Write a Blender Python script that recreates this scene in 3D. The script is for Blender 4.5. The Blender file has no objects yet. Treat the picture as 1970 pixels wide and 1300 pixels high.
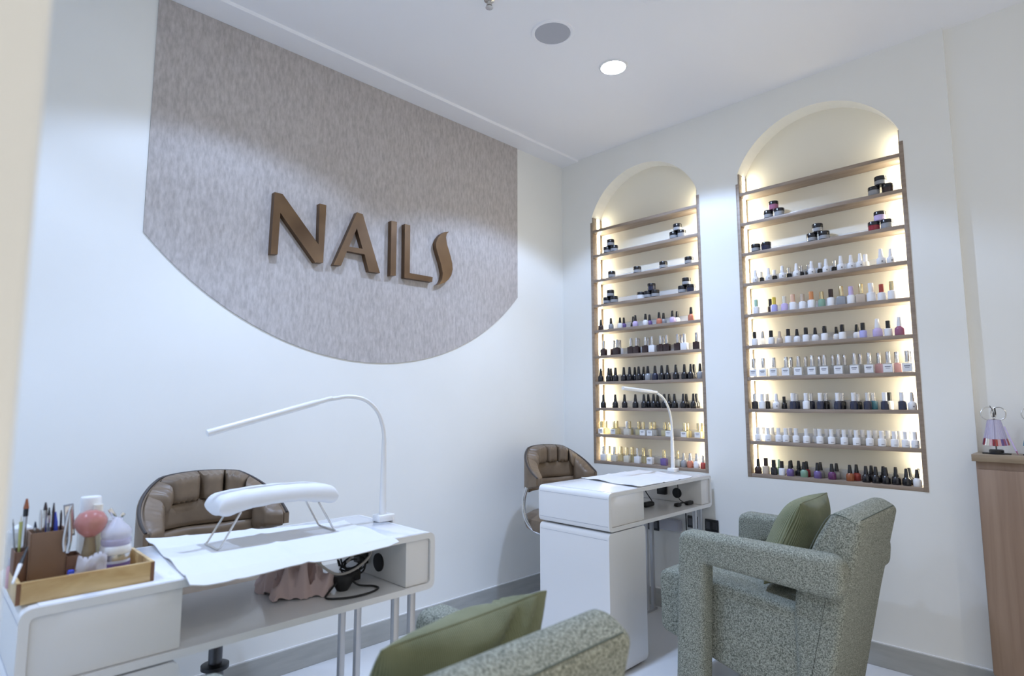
import bpy, bmesh, math, random
from mathutils import Vector, Matrix, noise
from mathutils.geometry import tessellate_polygon
random.seed(7)
SC = bpy.context.scene
COL = SC.collection
PI = math.pi

# ------------------------------------------------------------------ camera
YAW, PITCH, ROLL = math.radians(44.889), math.radians(6.191), math.radians(-0.053)
CAM = Vector((2.592, -3.098, 1.155))
FPX = 1142.75
fw = Vector((-math.sin(YAW) * math.cos(PITCH), math.cos(YAW) * math.cos(PITCH), math.sin(PITCH)))
rt = Vector((math.cos(YAW), math.sin(YAW), 0))
up = rt.cross(fw)
rt, up = rt * math.cos(ROLL) + up * math.sin(ROLL), up * math.cos(ROLL) - rt * math.sin(ROLL)
cd = bpy.data.cameras.new('camera')
cam = bpy.data.objects.new('camera', cd)
COL.objects.link(cam)
cam.matrix_world = Matrix(((rt.x, up.x, -fw.x, CAM.x), (rt.y, up.y, -fw.y, CAM.y), (rt.z, up.z, -fw.z, CAM.z), (0, 0, 0, 1)))
cd.sensor_width = 36
cd.lens = FPX / 1970 * 36
cd.clip_start = 0.02
cd.dof.use_dof = True
cd.dof.focus_distance = 2.9
cd.dof.aperture_fstop = 2.9
SC.camera = cam


def onplane(px, py, axis, val):
    """the point of the plane axis=val that the photograph shows at pixel px, py"""
    d = fw * FPX + rt * (px - 985) - up * (py - 650)
    return CAM + d * ((val - CAM[axis]) / d[axis])


# ------------------------------------------------------------------ materials
M = {}


def mat(name, color=(.8, .8, .8), rough=.5, metal=0., spec=.5, emit=None, estr=0., trans=0., coat=0., sheen=0.):
    m = bpy.data.materials.new(name)
    m.use_nodes = True
    b = m.node_tree.nodes['Principled BSDF']
    b.inputs['Base Color'].default_value = (*color, 1)
    b.inputs['Roughness'].default_value = rough
    b.inputs['Metallic'].default_value = metal
    b.inputs['Specular IOR Level'].default_value = spec
    b.inputs['Transmission Weight'].default_value = trans
    b.inputs['Coat Weight'].default_value = coat
    b.inputs['Sheen Weight'].default_value = sheen
    if emit:
        b.inputs['Emission Color'].default_value = (*emit, 1)
        b.inputs['Emission Strength'].default_value = estr
    M[name] = m
    return m


def nodes(m):
    return m.node_tree.nodes, m.node_tree.links, m.node_tree.nodes['Principled BSDF']


def tex_noise(m, c0, c1, scale=(1, 1, 1), nscale=10., detail=4., lo=.3, hi=.7, bump=0., bdist=.002, rough=None, kind='noise'):
    n, l, b = nodes(m)
    tc = n.new('ShaderNodeTexCoord')
    mp = n.new('ShaderNodeMapping')
    mp.inputs['Scale'].default_value = scale
    l.new(tc.outputs['Object'], mp.inputs['Vector'])
    t = n.new('ShaderNodeTexNoise')
    t.inputs['Scale'].default_value = nscale
    t.inputs['Detail'].default_value = detail
    l.new(mp.outputs['Vector'], t.inputs['Vector'])
    r = n.new('ShaderNodeValToRGB')
    r.color_ramp.elements[0].position = lo
    r.color_ramp.elements[1].position = hi
    r.color_ramp.elements[0].color = (*c0, 1)
    r.color_ramp.elements[1].color = (*c1, 1)
    l.new(t.outputs['Fac'], r.inputs['Fac'])
    l.new(r.outputs['Color'], b.inputs['Base Color'])
    if bump:
        bp = n.new('ShaderNodeBump')
        bp.inputs['Strength'].default_value = bump
        bp.inputs['Distance'].default_value = bdist
        l.new(t.outputs['Fac'], bp.inputs['Height'])
        l.new(bp.outputs['Normal'], b.inputs['Normal'])
    return t, r, mp


mat('wall_paint', (.83, .83, .80), .6)
tex_noise(M['wall_paint'], (.825, .822, .785), (.845, .842, .81), nscale=3, bump=.04, bdist=.001)
mat('ceiling_paint', (.90, .895, .91), .7)
mat('niche_paint', (.82, .785, .68), .6)
mat('felt', (.4, .37, .34), .9, sheen=.2)
tex_noise(M['felt'], (.38, .345, .325), (.55, .51, .49), scale=(85, 85, 28), nscale=1., detail=5, lo=.28, hi=.74, bump=.25, bdist=.001)
mat('floor_tile', (.5, .5, .49), .22)
mat('skirting', (.33, .33, .30), .35)
tex_noise(M['skirting'], (.36, .36, .34), (.43, .43, .405), scale=(3, 3, 20), nscale=2, lo=.3, hi=.7)


def floor_nodes(m):
    n, l, b = nodes(m)
    tc = n.new('ShaderNodeTexCoord')
    br = n.new('ShaderNodeTexBrick')
    br.offset = 0.
    br.inputs['Scale'].default_value = 1.
    br.inputs['Brick Width'].default_value = .6
    br.inputs['Row Height'].default_value = .6
    br.inputs['Mortar Size'].default_value = .0025
    br.inputs['Color1'].default_value = (.68, .68, .68, 1)
    br.inputs['Color2'].default_value = (.70, .70, .70, 1)
    br.inputs['Mortar'].default_value = (.70, .70, .68, 1)
    l.new(tc.outputs['Object'], br.inputs['Vector'])
    l.new(br.outputs['Color'], b.inputs['Base Color'])


floor_nodes(M['floor_tile'])


def wood(name, c0, c1, rough=.5, scale=(1, 1, 1), ns=3., dist=2.):
    m = mat(name, c0, rough)
    n, l, b = nodes(m)
    tc = n.new('ShaderNodeTexCoord')
    mp = n.new('ShaderNodeMapping')
    mp.inputs['Scale'].default_value = scale
    l.new(tc.outputs['Object'], mp.inputs['Vector'])
    t = n.new('ShaderNodeTexNoise')
    t.inputs['Scale'].default_value = ns
    t.inputs['Detail'].default_value = 6
    t.inputs['Distortion'].default_value = dist * .3
    l.new(mp.outputs['Vector'], t.inputs['Vector'])
    r = n.new('ShaderNodeValToRGB')
    r.color_ramp.elements[0].position = .32
    r.color_ramp.elements[1].position = .68
    r.color_ramp.elements[0].color = (*c0, 1)
    r.color_ramp.elements[1].color = (*c1, 1)
    l.new(t.outputs['Fac'], r.inputs['Fac'])
    l.new(r.outputs['Color'], b.inputs['Base Color'])
    return m


wood('shelf_wood', (.25, .19, .145), (.345, .27, .21), .45, (4, 30, 40), 1.6)
wood('cabinet_wood', (.25, .165, .115), (.33, .23, .165), .45, (26, 26, 1.3), 1.4)
wood('cabinet_edge', (.27, .20, .13), (.36, .28, .19), .45, (3, 30, 30), 1.5)
wood('bamboo', (.48, .30, .12), (.74, .55, .28), .4, (70, 7, 30), .9)
mat('bamboo_end', (.20, .09, .045), .6)
mat('white_lacquer', (.80, .80, .80), .22, coat=.3)
mat('white_marble', (.8, .8, .8), .15, coat=.4)
tex_noise(M['white_marble'], (.60, .64, .72), (.80, .81, .83), scale=(2, 5, 2), nscale=2.6, detail=9, lo=.36, hi=.50)
mat('white_satin', (.80, .79, .78), .35)
mat('white_plastic', (.82, .82, .82), .25)
mat('towel', (.72, .72, .725), .9)
mat('pad_cloth', (.74, .74, .745), .85)
mat('steel', (.62, .60, .57), .25, 1.)
mat('chrome', (.75, .75, .76), .08, 1.)
mat('leg_metal', (.60, .61, .63), .35, .6)
mat('dark_metal', (.10, .10, .105), .3, .8)
mat('black_plastic', (.012, .012, .014), .35)
mat('black_rubber', (.012, .012, .013), .55)
mat('grey_cable', (.38, .35, .32), .5)
mat('pink_cloth', (.66, .50, .475), .9, sheen=.2)
mat('bronze', (.17, .115, .078), .42, .75)
tex_noise(M['bronze'], (.12, .072, .040), (.23, .145, .08), scale=(2, 2, 2), nscale=2.4, detail=2, lo=.3, hi=.75)
mat('leather', (.16, .12, .09), .42)
tex_noise(M['leather'], (.16, .112, .072), (.215, .155, .102), nscale=14, bump=.25, bdist=.004)
mat('leather_edge', (.06, .05, .045), .5)


def tweed(name, c0, c1):
    m = mat(name, c0, .95, spec=.15)
    t, r, mp = tex_noise(m, c0, c1, nscale=270, detail=3., lo=.36, hi=.64, bump=.8, bdist=.003)
    return m


tweed('tweed', (.112, .122, .10), (.41, .425, .36))
mat('tweed_seam', (.10, .12, .10), .95)


def cord(name, c0, c1):
    m = mat(name, c0, .85, spec=.2, sheen=.15)
    n, l, b = nodes(m)
    tc = n.new('ShaderNodeTexCoord')
    w = n.new('ShaderNodeTexWave')
    w.wave_type = 'BANDS'
    w.bands_direction = 'X'
    w.inputs['Scale'].default_value = 80
    w.inputs['Distortion'].default_value = .4
    w.inputs['Detail'].default_value = 1
    l.new(tc.outputs['Object'], w.inputs['Vector'])
    t = n.new('ShaderNodeTexNoise')
    t.inputs['Scale'].default_value = 9
    l.new(tc.outputs['Object'], t.inputs['Vector'])
    mx = n.new('ShaderNodeMath')
    mx.operation = 'MULTIPLY_ADD'
    mx.inputs[1].default_value = .62
    l.new(w.outputs['Fac'], mx.inputs[0])
    l.new(t.outputs['Fac'], mx.inputs[2])
    r = n.new('ShaderNodeValToRGB')
    r.color_ramp.elements[0].position = .35
    r.color_ramp.elements[1].position = 1.
    r.color_ramp.elements[0].color = (*c0, 1)
    r.color_ramp.elements[1].color = (*c1, 1)
    l.new(mx.outputs[0], r.inputs['Fac'])
    l.new(r.outputs['Color'], b.inputs['Base Color'])
    bp = n.new('ShaderNodeBump')
    bp.inputs['Strength'].default_value = .5
    bp.inputs['Distance'].default_value = .003
    l.new(w.outputs['Fac'], bp.inputs['Height'])
    l.new(bp.outputs['Normal'], b.inputs['Normal'])
    return m


cord('corduroy', (.085, .10, .045), (.26, .275, .165))


def clear(name, color, mixf=.35, rough=.08):
    """thin clear plastic or glass: part see-through, part glossy body"""
    m = mat(name, color, rough, coat=.3)
    n, l, b = nodes(m)
    tr = n.new('ShaderNodeBsdfTransparent')
    tr.inputs['Color'].default_value = (*[min(1, c * .25 + .75) for c in color], 1)
    mx = n.new('ShaderNodeMixShader')
    mx.inputs['Fac'].default_value = mixf
    out = n['Material Output']
    l.new(tr.outputs[0], mx.inputs[1])
    l.new(b.outputs[0], mx.inputs[2])
    l.new(mx.outputs[0], out.inputs['Surface'])
    return m


clear('acrylic', (.88, .89, .92), .38)
clear('clear_glass', (.86, .86, .84), .42)
clear('yellow_glass', (.80, .74, .48), .5)
clear('amber_glass', (.40, .30, .17), .6)
clear('pink_glass', (.62, .25, .22), .62)
clear('lilac_plastic', (.66, .62, .80), .5)
clear('frost_plastic', (.78, .77, .84), .55)
mat('led', (1, 1, 1), .5, emit=(1.0, .92, .70), estr=26.)
mat('lamp_disc', (1, 1, 1), .5, emit=(.86, .93, 1.0), estr=40.)
mat('speaker_mesh', (.44, .45, .49), .8)
mat('brown_card', (.20, .115, .07), .6)
mat('brown_card_dark', (.17, .085, .05), .6)
for nm, c in dict(black=(.012, .012, .016), white=(.80, .80, .82), grey=(.30, .31, .33), navy=(.022, .026, .055), lavender=(.42, .42, .75), lilac=(.56, .46, .72), peach=(.75, .48, .35),
                  orange=(.62, .26, .11), red=(.38, .06, .05), coral=(.55, .19, .12), mint=(.40, .62, .50), green=(.22, .36, .27), purple=(.16, .08, .36), violet=(.16, .11, .30),
                  magenta=(.34, .12, .21), brown=(.035, .018, .018), rust=(.30, .09, .035), yellow=(.70, .52, .08), beige=(.55, .45, .36), pink=(.70, .42, .45), blue=(.05, .09, .55), teal=(.05, .22, .32), plum=(.13, .035, .13), wine=(.28, .02, .035), cream=(.72, .68, .58), olive=(.50, .50, .16)).items():
    mat('pt_' + nm, c, .22, coat=.2)
mat('pt_silver', (.70, .70, .72), .18, 1.)
mat('pt_gold', (.84, .72, .45), .2, 1.)
M['pt_clear'] = M['clear_glass']
M['pt_amber'] = M['yellow_glass']
mat('print', (.16, .16, .20), .6)


# ------------------------------------------------------------------ mesh helpers
class MB:
    def __init__(s):
        s.bm = bmesh.new()

    def box(s, c, size, bev=0., seg=2, rot=None):
        r = bmesh.ops.create_cube(s.bm, size=1)
        vs = r['verts']
        bmesh.ops.scale(s.bm, vec=size, verts=vs)
        if bev:
            es = list({e for v in vs for e in v.link_edges})
            b = bmesh.ops.bevel(s.bm, geom=es, offset=bev, segments=seg, profile=.5, affect='EDGES')
            vs = list({v for f in b['faces'] for v in f.verts} | {v for v in vs if v.is_valid})
        if rot:
            bmesh.ops.transform(s.bm, matrix=rot, verts=vs)
        bmesh.ops.translate(s.bm, vec=c, verts=vs)
        return s

    def b2(s, lo, hi, bev=0., seg=2):
        lo, hi = Vector(lo), Vector(hi)
        return s.box((lo + hi) / 2, hi - lo, bev, seg)

    def lathe(s, prof, n=20, c=(0, 0, 0), M4=None, sx=1., sy=1.):
        rings = []
        for r, z in prof:
            if r < 1e-6:
                rings.append([s.bm.verts.new((0, 0, z))])
            else:
                rings.append([s.bm.verts.new((r * sx * math.cos(2 * PI * k / n), r * sy * math.sin(2 * PI * k / n), z)) for k in range(n)])
        for a, b in zip(rings, rings[1:]):
            for k in range(n):
                k2 = (k + 1) % n
                if len(a) == 1 and len(b) == 1:
                    continue
                if len(a) == 1:
                    s.bm.faces.new((a[0], b[k2], b[k]))
                elif len(b) == 1:
                    s.bm.faces.new((a[k], a[k2], b[0]))
                else:
                    s.bm.faces.new((a[k], a[k2], b[k2], b[k]))
        for rg in (rings[0], rings[-1]):
            if len(rg) > 2:
                s.bm.faces.new(rg if rg is rings[-1] else list(reversed(rg)))
        vs = [v for r in rings for v in r]
        if M4:
            bmesh.ops.transform(s.bm, matrix=M4, verts=vs)
        bmesh.ops.translate(s.bm, vec=c, verts=vs)
        return s

    def cyl(s, p0, p1, r, n=16, r1=None):
        p0, p1 = Vector(p0), Vector(p1)
        d = p1 - p0
        q = d.to_track_quat('Z', 'Y').to_matrix().to_4x4()
        return s.lathe([(r, 0), (r if r1 is None else r1, d.length)], n, p0, q)

    def tube(s, pts, r, n=8, smooth=0, closed=False, rads=None):
        pts = [Vector(p) for p in pts]
        if smooth:
            pts = spline(pts, smooth, closed)
        N = len(pts)
        rings = []
        prev = None
        for i, p in enumerate(pts):
            if closed:
                t = pts[(i + 1) % N] - pts[i - 1]
            else:
                t = pts[min(i + 1, N - 1)] - pts[max(i - 1, 0)]
            t.normalize()
            if prev is None:
                a = Vector((0, 0, 1)) if abs(t.z) < .9 else Vector((1, 0, 0))
                u = t.cross(a).normalized()
            else:
                u = (prev - t * prev.dot(t)).normalized()
            prev = u
            v = t.cross(u)
            rr = r if rads is None else rads[0] + (rads[1] - rads[0]) * i / (N - 1)
            rings.append([s.bm.verts.new(p + (u * math.cos(2 * PI * k / n) + v * math.sin(2 * PI * k / n)) * rr) for k in range(n)])
        for i in range(N if closed else N - 1):
            a, b = rings[i], rings[(i + 1) % N]
            for k in range(n):
                s.bm.faces.new((a[k], a[(k + 1) % n], b[(k + 1) % n], b[k]))
        if not closed:
            s.bm.faces.new(list(reversed(rings[0])))
            s.bm.faces.new(rings[-1])
        return s

    def prism(s, poly, axis, a0, a1, bev=0., seg=3):
        """poly in the two other axes (in x,y,z order), extruded along axis from a0 to a1"""
        def P(p, a):
            q = list(p)
            q.insert(axis, a)
            return q
        before = set(s.bm.verts)
        lo = [s.bm.verts.new(P(p, a0)) for p in poly]
        hi = [s.bm.verts.new(P(p, a1)) for p in poly]
        n = len(poly)
        f0 = s.bm.faces.new(lo)
        f1 = s.bm.faces.new(list(reversed(hi)))
        for i in range(n):
            s.bm.faces.new((lo[i], hi[i], hi[(i + 1) % n], lo[(i + 1) % n]))
        if bev:
            es = [e for e in set(f0.edges) | set(f1.edges)]
            bmesh.ops.bevel(s.bm, geom=es, offset=bev, segments=seg, profile=.5, affect='EDGES')
        return s

    def grid(s, fn, nu, nv, closed_pair=None):
        """fn(u, v) -> point, u, v in 0..1"""
        g = [[s.bm.verts.new(fn(i / nu, j / nv)) for j in range(nv + 1)] for i in range(nu + 1)]
        for i in range(nu):
            for j in range(nv):
                s.bm.faces.new((g[i][j], g[i + 1][j], g[i + 1][j + 1], g[i][j + 1]))
        return s

    def poly(s, pts):
        s.bm.faces.new([s.bm.verts.new(p) for p in pts])
        return s

    def soft(s, poly, axis, a0, a1, r, seg=5):
        """a prism whose two ends are rounded over with radius r"""
        P2 = []
        for i in range(len(poly)):
            p, q = Vector(poly[i]), Vector(poly[(i + 1) % len(poly)])
            k = max(1, int((q - p).length / .035))
            P2 += [p + (q - p) * j / k for j in range(k)]
        n = len(P2)
        area = sum(P2[i].x * P2[(i + 1) % n].y - P2[(i + 1) % n].x * P2[i].y for i in range(n))
        sg = 1 if area > 0 else -1
        nr = []
        for i in range(n):
            e0, e1 = (P2[i] - P2[i - 1]).normalized(), (P2[(i + 1) % n] - P2[i]).normalized()
            m0, m1 = Vector((-e0.y, e0.x)) * sg, Vector((-e1.y, e1.x)) * sg
            m = (m0 + m1).normalized()
            nr.append(m / max(.7, m.dot(m1)))
        rings = []
        for end in (0, 1):
            ks = range(seg + 1) if end == 0 else range(seg, -1, -1)
            for k in ks:
                t = PI / 2 * k / seg
                inn, dep = r * (1 - math.sin(t)), r * (1 - math.cos(t))
                aa = a0 + dep if end == 0 else a1 - dep
                ring = []
                for p, m in zip(P2, nr):
                    q = list(p + m * inn)
                    q.insert(axis, aa)
                    ring.append(s.bm.verts.new(q))
                rings.append(ring)
        for A, B in zip(rings, rings[1:]):
            for i in range(n):
                s.bm.faces.new((A[i], A[(i + 1) % n], B[(i + 1) % n], B[i]))
        s.bm.faces.new(list(reversed(rings[0])))
        s.bm.faces.new(rings[-1])
        return s

    def build(s, name, m=None, parent=None, loc=None, smooth=True, weld=True):
        if weld:
            bmesh.ops.remove_doubles(s.bm, verts=s.bm.verts, dist=1e-5)
        bmesh.ops.recalc_face_normals(s.bm, faces=s.bm.faces)
        me = bpy.data.meshes.new(name)
        s.bm.to_mesh(me)
        s.bm.free()
        if smooth:
            for p in me.polygons:
                p.use_smooth = True
            me.set_sharp_from_angle(angle=math.radians(38))
        o = bpy.data.objects.new(name, me)
        COL.objects.link(o)
        if m:
            me.materials.append(M[m] if isinstance(m, str) else m)
        if parent:
            o.parent = parent
        if loc:
            o.location = loc
        return o


def spline(pts, k, closed=False):
    out = []
    n = len(pts)
    rng = range(n if closed else n - 1)
    for i in rng:
        p0 = pts[(i - 1) % n] if closed or i > 0 else pts[0] * 2 - pts[1]
        p1, p2 = pts[i], pts[(i + 1) % n]
        p3 = pts[(i + 2) % n] if closed or i + 2 < n else pts[-1] * 2 - pts[-2]
        for j in range(k):
            t = j / k
            out.append(.5 * ((2 * p1) + (p2 - p0) * t + (2 * p0 - 5 * p1 + 4 * p2 - p3) * t * t + (3 * p1 - p0 - 3 * p2 + p3) * t ** 3))
    if not closed:
        out.append(pts[-1])
    return out


def roundpoly(pts, r, seg=5):
    """2-D polygon with its corners rounded; r one radius or one per corner"""
    out = []
    n = len(pts)
    for i in range(n):
        rr = r[i] if isinstance(r, (list, tuple)) else r
        p, a, b = Vector(pts[i]), Vector(pts[i - 1]), Vector(pts[(i + 1) % n])
        if rr <= 0:
            out.append(tuple(p))
            continue
        da, db = (a - p), (b - p)
        t = min(rr, da.length * .49, db.length * .49)
        q0, q1 = p + da.normalized() * t, p + db.normalized() * t
        for k in range(seg + 1):
            u = k / seg
            out.append(tuple(q0 * (1 - u) ** 2 + p * 2 * u * (1 - u) + q1 * u * u))
    return out


def tag(o, label=None, cat=None, group=None, kind=None):
    if label:
        o['label'] = label
    if cat:
        o['category'] = cat
    if group:
        o['group'] = group
    if kind:
        o['kind'] = kind
    return o


def empty(name, loc, label=None, cat=None, group=None, rz=0.):
    o = bpy.data.objects.new(name, None)
    o.empty_display_size = .05
    COL.objects.link(o)
    o.location = loc
    o.rotation_euler = (0, 0, rz)
    return tag(o, label, cat, group)


def copy_tree(o, parent=None):
    c = o.copy()
    COL.objects.link(c)
    if parent:
        c.parent = parent
    for ch in list(o.children):
        copy_tree(ch, c)
    return c


def struct(o):
    o['kind'] = 'structure'
    return o


# ------------------------------------------------------------------ the room
H = 2.805
XR, YF = 4.7, -5.4
ND = .10                                  # niche depth
ZT, ZB = 2.34, .771                       # wooden liner: top of its sides, underside of its base
NICHES = [(.245, 1.022, 2.378, .26), (1.239, 2.023, 2.400, .252)]


def arch(x0, x1, zs, sag, n=28):
    a, b = x0 + .011, x1 - .014
    cx, hw = (a + b) / 2, (b - a) / 2
    R = (hw * hw + sag * sag) / (2 * sag)
    a1 = math.asin(hw / R)
    return [(cx + R * math.sin(t), zs + sag - R + R * math.cos(t)) for t in [a1 - 2 * a1 * k / n for k in range(n + 1)]]   # from x1 side to x0 side


bm = MB()
outer = [(-.15, 0), (2.2, 0), (2.2, H + .05), (-.15, H + .05)]
holes = []
for x0, x1, zs, sag in NICHES:
    holes.append([(x0, ZB), (x0, ZT), (x0 + .011, ZT)] + list(reversed(arch(x0, x1, zs, sag))) + [(x1 - .014, ZT), (x1, ZT), (x1, ZB)])
loops = [[Vector((x, 0, z)) for x, z in outer]] + [[Vector((x, 0, z)) for x, z in h] for h in holes]
flat = [v for lp in loops for v in lp]
vs = [bm.bm.verts.new(v) for v in flat]
for t in tessellate_polygon(loops):
    bm.bm.faces.new([vs[i] for i in t])
for x0, x1, zs, sag in NICHES:
    h = [(x0, ZB), (x0, ZT), (x0 + .011, ZT)] + list(reversed(arch(x0, x1, zs, sag))) + [(x1 - .014, ZT), (x1, ZT), (x1, ZB)]
    for i in range(len(h)):
        p, q = h[i], h[(i + 1) % len(h)]
        bm.poly([(p[0], 0, p[1]), (q[0], 0, q[1]), (q[0], ND, q[1]), (p[0], ND, p[1])])
# outer return to the shallow recess
bm.poly([(2.2, 0, 0), (2.2, .05, 0), (2.2, .05, H + .05), (2.2, 0, H + .05)])
o = bm.build('wall_back', 'wall_paint', smooth=False)
struct(o)
bm = MB()
for x0, x1, zs, sag in NICHES:
    bm.b2((x0 - .02, ND, ZB - .02), (x1 + .02, ND + .03, 2.72))
o = bm.build('wall_niche', 'niche_paint', smooth=False)
struct(o)
struct(MB().b2((2.2, .028, 0), (XR + .1, .10, H + .05)).build('wall_recess', 'wall_paint', smooth=False))
struct(MB().b2((-.12, YF, 0), (0, .0, H + .05)).build('wall_left', 'wall_paint', smooth=False))
struct(MB().b2((-.12, YF - .12, 0), (2.096, YF, H + .05)).build('wall_front', 'wall_paint', smooth=False))
struct(MB().b2((1.96, YF, 0), (2.096, -3.05, H + .02), .004).build('wall_entrance', 'wall_paint', smooth=False))
struct(MB().b2((-.12, YF - .12, -.1), (XR + .12, .1, 0)).build('floor', 'floor_tile', smooth=False))
struct(MB().b2((-.12, YF - .12, H), (XR + .12, .1, H + .1)).build('ceiling', 'ceiling_paint', smooth=False))
struct(MB().prism([(0, H + .01), (0, H - .012), (.145, H - .012), (.158, H + .01)], 1, YF, 0).build('trim_1', 'ceiling_paint', smooth=False))
for nm, lo, hi in (('baseboard_left', (0, YF, 0), (.011, 0, .098)), ('baseboard_back', (.011, -.011, 0), (2.2, 0, .098)), ('baseboard_recess', (2.2, .017, 0), (XR, .028, .098))):
    struct(MB().b2(lo, hi, .002).build(nm, 'skirting', smooth=False))
for nm, lo, hi in (('trim_2', (0, YF, .098), (.008, 0, .102)), ('trim_3', (.008, -.008, .098), (2.2, 0, .102))):
    struct(MB().b2(lo, hi).build(nm, 'white_satin', smooth=False))

struct(MB().b2((XR, YF, 0), (XR + .12, -2.3, H + .05)).build('wall_light_block', 'wall_paint', smooth=False))  # unseen partial wall, added to block background light from the entrance wall
# felt covered feature panel
bm = MB()
yL, yR, zc, sag = -2.518, -.450, 1.813, .460
hw, cy = (yR - yL) / 2, (yR + yL) / 2
R = (hw * hw + sag * sag) / (2 * sag)
a1 = math.asin(hw / R)
pts = [(yR, H - .013), (yL, H - .013)] + [(cy + R * math.sin(t), zc - sag + R - R * math.cos(t)) for t in [-a1 + 2 * a1 * k / 48 for k in range(49)]]
bm.prism(pts, 0, .0, .005)
tag(bm.build('felt_panel', 'felt', smooth=False), 'large taupe felt wall panel with a curved lower edge behind the bronze lettering', 'wall panel')

# ------------------------------------------------------------------ lettering
XF = .036


def a1_(x, y):
    return (500 + x / 6.5, 350 + y / 6.5)


def a2_(x, y):
    return (680 + x * .13845, 390 + y * .13845)


LET = {
    'N': ([[a1_(*q) for q in [(185, 125), (285, 150), (733, 780), (748, 268), (832, 290), (790, 1010), (692, 1005), (256, 385), (222, 905), (135, 900)]]], 'bronze letter N, first and largest letter of the word on the felt panel'),
    'A': ([[(687, 408.1), (698, 411.9), (731.2, 525), (709.8, 522.2), (701.5, 489.2), (667.7, 482.6), (656.2, 510.8), (641.8, 509.2)], [(686.5, 439.2), (697.7, 478.5), (672, 474.2)]], 'bronze letter A, second letter of the word on the felt panel'),
    'I': ([[a2_(*q) for q in [(528, 248), (605, 265), (590, 1012), (515, 1010)]]], 'bronze letter I, the plain upright bar between A and L'),
    'L': ([[a2_(*q) for q in [(715, 293), (790, 313), (783, 975), (1102, 1032), (1095, 1100), (708, 1042)]]], 'bronze letter L, with the short foot, next to the flame shaped S'),
    'S': ([[a2_(*q) for q in [(1328, 400), (1298, 430), (1287, 480), (1302, 580), (1345, 720), (1374, 840), (1380, 925), (1362, 1005), (1322, 1066), (1270, 1108), (1215, 1128), (1160, 1142), (1198, 1118), (1232, 1062), (1243, 980), (1220, 860), (1180, 730), (1152, 630), (1147, 560), (1167, 500), (1212, 440), (1268, 406)]]], 'bronze letter S, flame shaped last letter of the word on the felt panel'),
}
for k, (rings, lab) in LET.items():
    lp = [[Vector((XF, *onplane(px, py, 0, XF)[1:])) for px, py in r] for r in rings]
    bm = MB()
    off = Vector((XF - .006, 0, 0))
    fr = [[bm.bm.verts.new(v) for v in r] for r in lp]
    bk = [[bm.bm.verts.new(v - off) for v in r] for r in lp]
    ff, fb = [v for r in fr for v in r], [v for r in bk for v in r]
    for t in tessellate_polygon(lp):
        bm.bm.faces.new([ff[i] for i in t])
        bm.bm.faces.new([fb[i] for i in reversed(t)])
    for r0, r1 in zip(fr, bk):
        n = len(r0)
        for i in range(n):
            bm.bm.faces.new((r0[i], r0[(i + 1) % n], r1[(i + 1) % n], r1[i]))
    o = bm.build('sign_letter', 'bronze', smooth=(k == 'S'))
    tag(o, lab, 'letter', 'bronze letters of the wall sign')

# ------------------------------------------------------------------ ceiling things
COOL, WARM = (.48, .65, 1.0), (1.0, .88, .68)
LAMPS = [(.988, -.776, 46, COOL, 128, .22, 'round recessed ceiling downlight, the lit one between the speaker and the corner'), (.86, -2.25, 29, COOL, 128, .22, ''), (.95, -3.75, 40, COOL, 128, .22, ''), (3.55, -1.75, 13, WARM, 150, 1., ''), (3.6, -3.1, 13, WARM, 150, 1., ''), (3.6, -4.5, 13, WARM, 150, 1., '')]
for x, y, en, col, ang, bl, lab in LAMPS:
    r = empty('downlight', (x, y, H), lab or 'round recessed ceiling downlight', 'ceiling light', 'recessed ceiling downlights')
    MB().lathe([(.058, -.001), (.061, -.006), (.069, -.004), (.071, 0)], 32).build('trim_ring', 'white_plastic', r)
    MB().lathe([(0, -.012), (.035, -.010), (.058, -.002)], 32).build('diffuser', 'lamp_disc', r)
    for e_, a_, b_ in ((en, ang, bl), (52, 100, 1.)):      # wide spill with the reflector's cut-off, and the brighter middle of the beam
        ld = bpy.data.lights.new('downlight_lamp', 'SPOT')
        ld.energy = e_
        ld.color = col
        ld.spot_size = math.radians(a_)
        ld.spot_blend = b_
        ld.shadow_soft_size = .03
        lo = bpy.data.objects.new('downlight_lamp', ld)
        COL.objects.link(lo)
        lo.parent = r
        lo.location = (0, 0, -.055)
r = empty('ceiling_speaker', (.954, -1.194, H), 'round grey ceiling speaker with a thin white rim beside the downlight', 'speaker')
MB().lathe([(.080, -.004), (.083, -.007), (.094, -.006), (.097, 0)], 40).build('rim', 'ceiling_paint', r)
MB().lathe([(0, -.0045), (.080, -.004), (.081, 0)], 40).build('grille', 'speaker_mesh', r)
r = empty('sprinkler_head', (.915, -1.545, H), 'small metal sprinkler head hanging from the ceiling near the round speaker', 'sprinkler')
MB().lathe([(.022, 0), (.022, -.004), (.008, -.008), (.006, -.022), (.012, -.024), (.012, -.027)], 16).build('body', 'steel', r)
MB().lathe([(.015, -.034), (.016, -.036), (.004, -.037)], 16).cyl((-.009, 0, -.026), (-.006, 0, -.035), .0012, 6).cyl((.009, 0, -.026), (.006, 0, -.035), .0012, 6).build('deflector', 'steel', r)
r = empty('ceiling_vent', (1.66, -1.35, H), 'square white ceiling air vent whose corner shows beyond the round speaker', 'vent')
bm = MB()
for dx, dy, sx, sy in ((0, .2825, .6, .035), (0, -.2825, .6, .035), (.2825, 0, .035, .53), (-.2825, 0, .035, .53)):
    bm.box((dx, dy, -.004), (sx, sy, .008), .002)
bm.build('frame', 'ceiling_paint', r)
bm = MB()
for k in range(10):
    bm.box((0, -.235 + k * .052, -.003), (.53, .03, .004), rot=Matrix.Rotation(.35, 4, 'X'))
bm.build('louvre', 'ceiling_paint', r)

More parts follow.
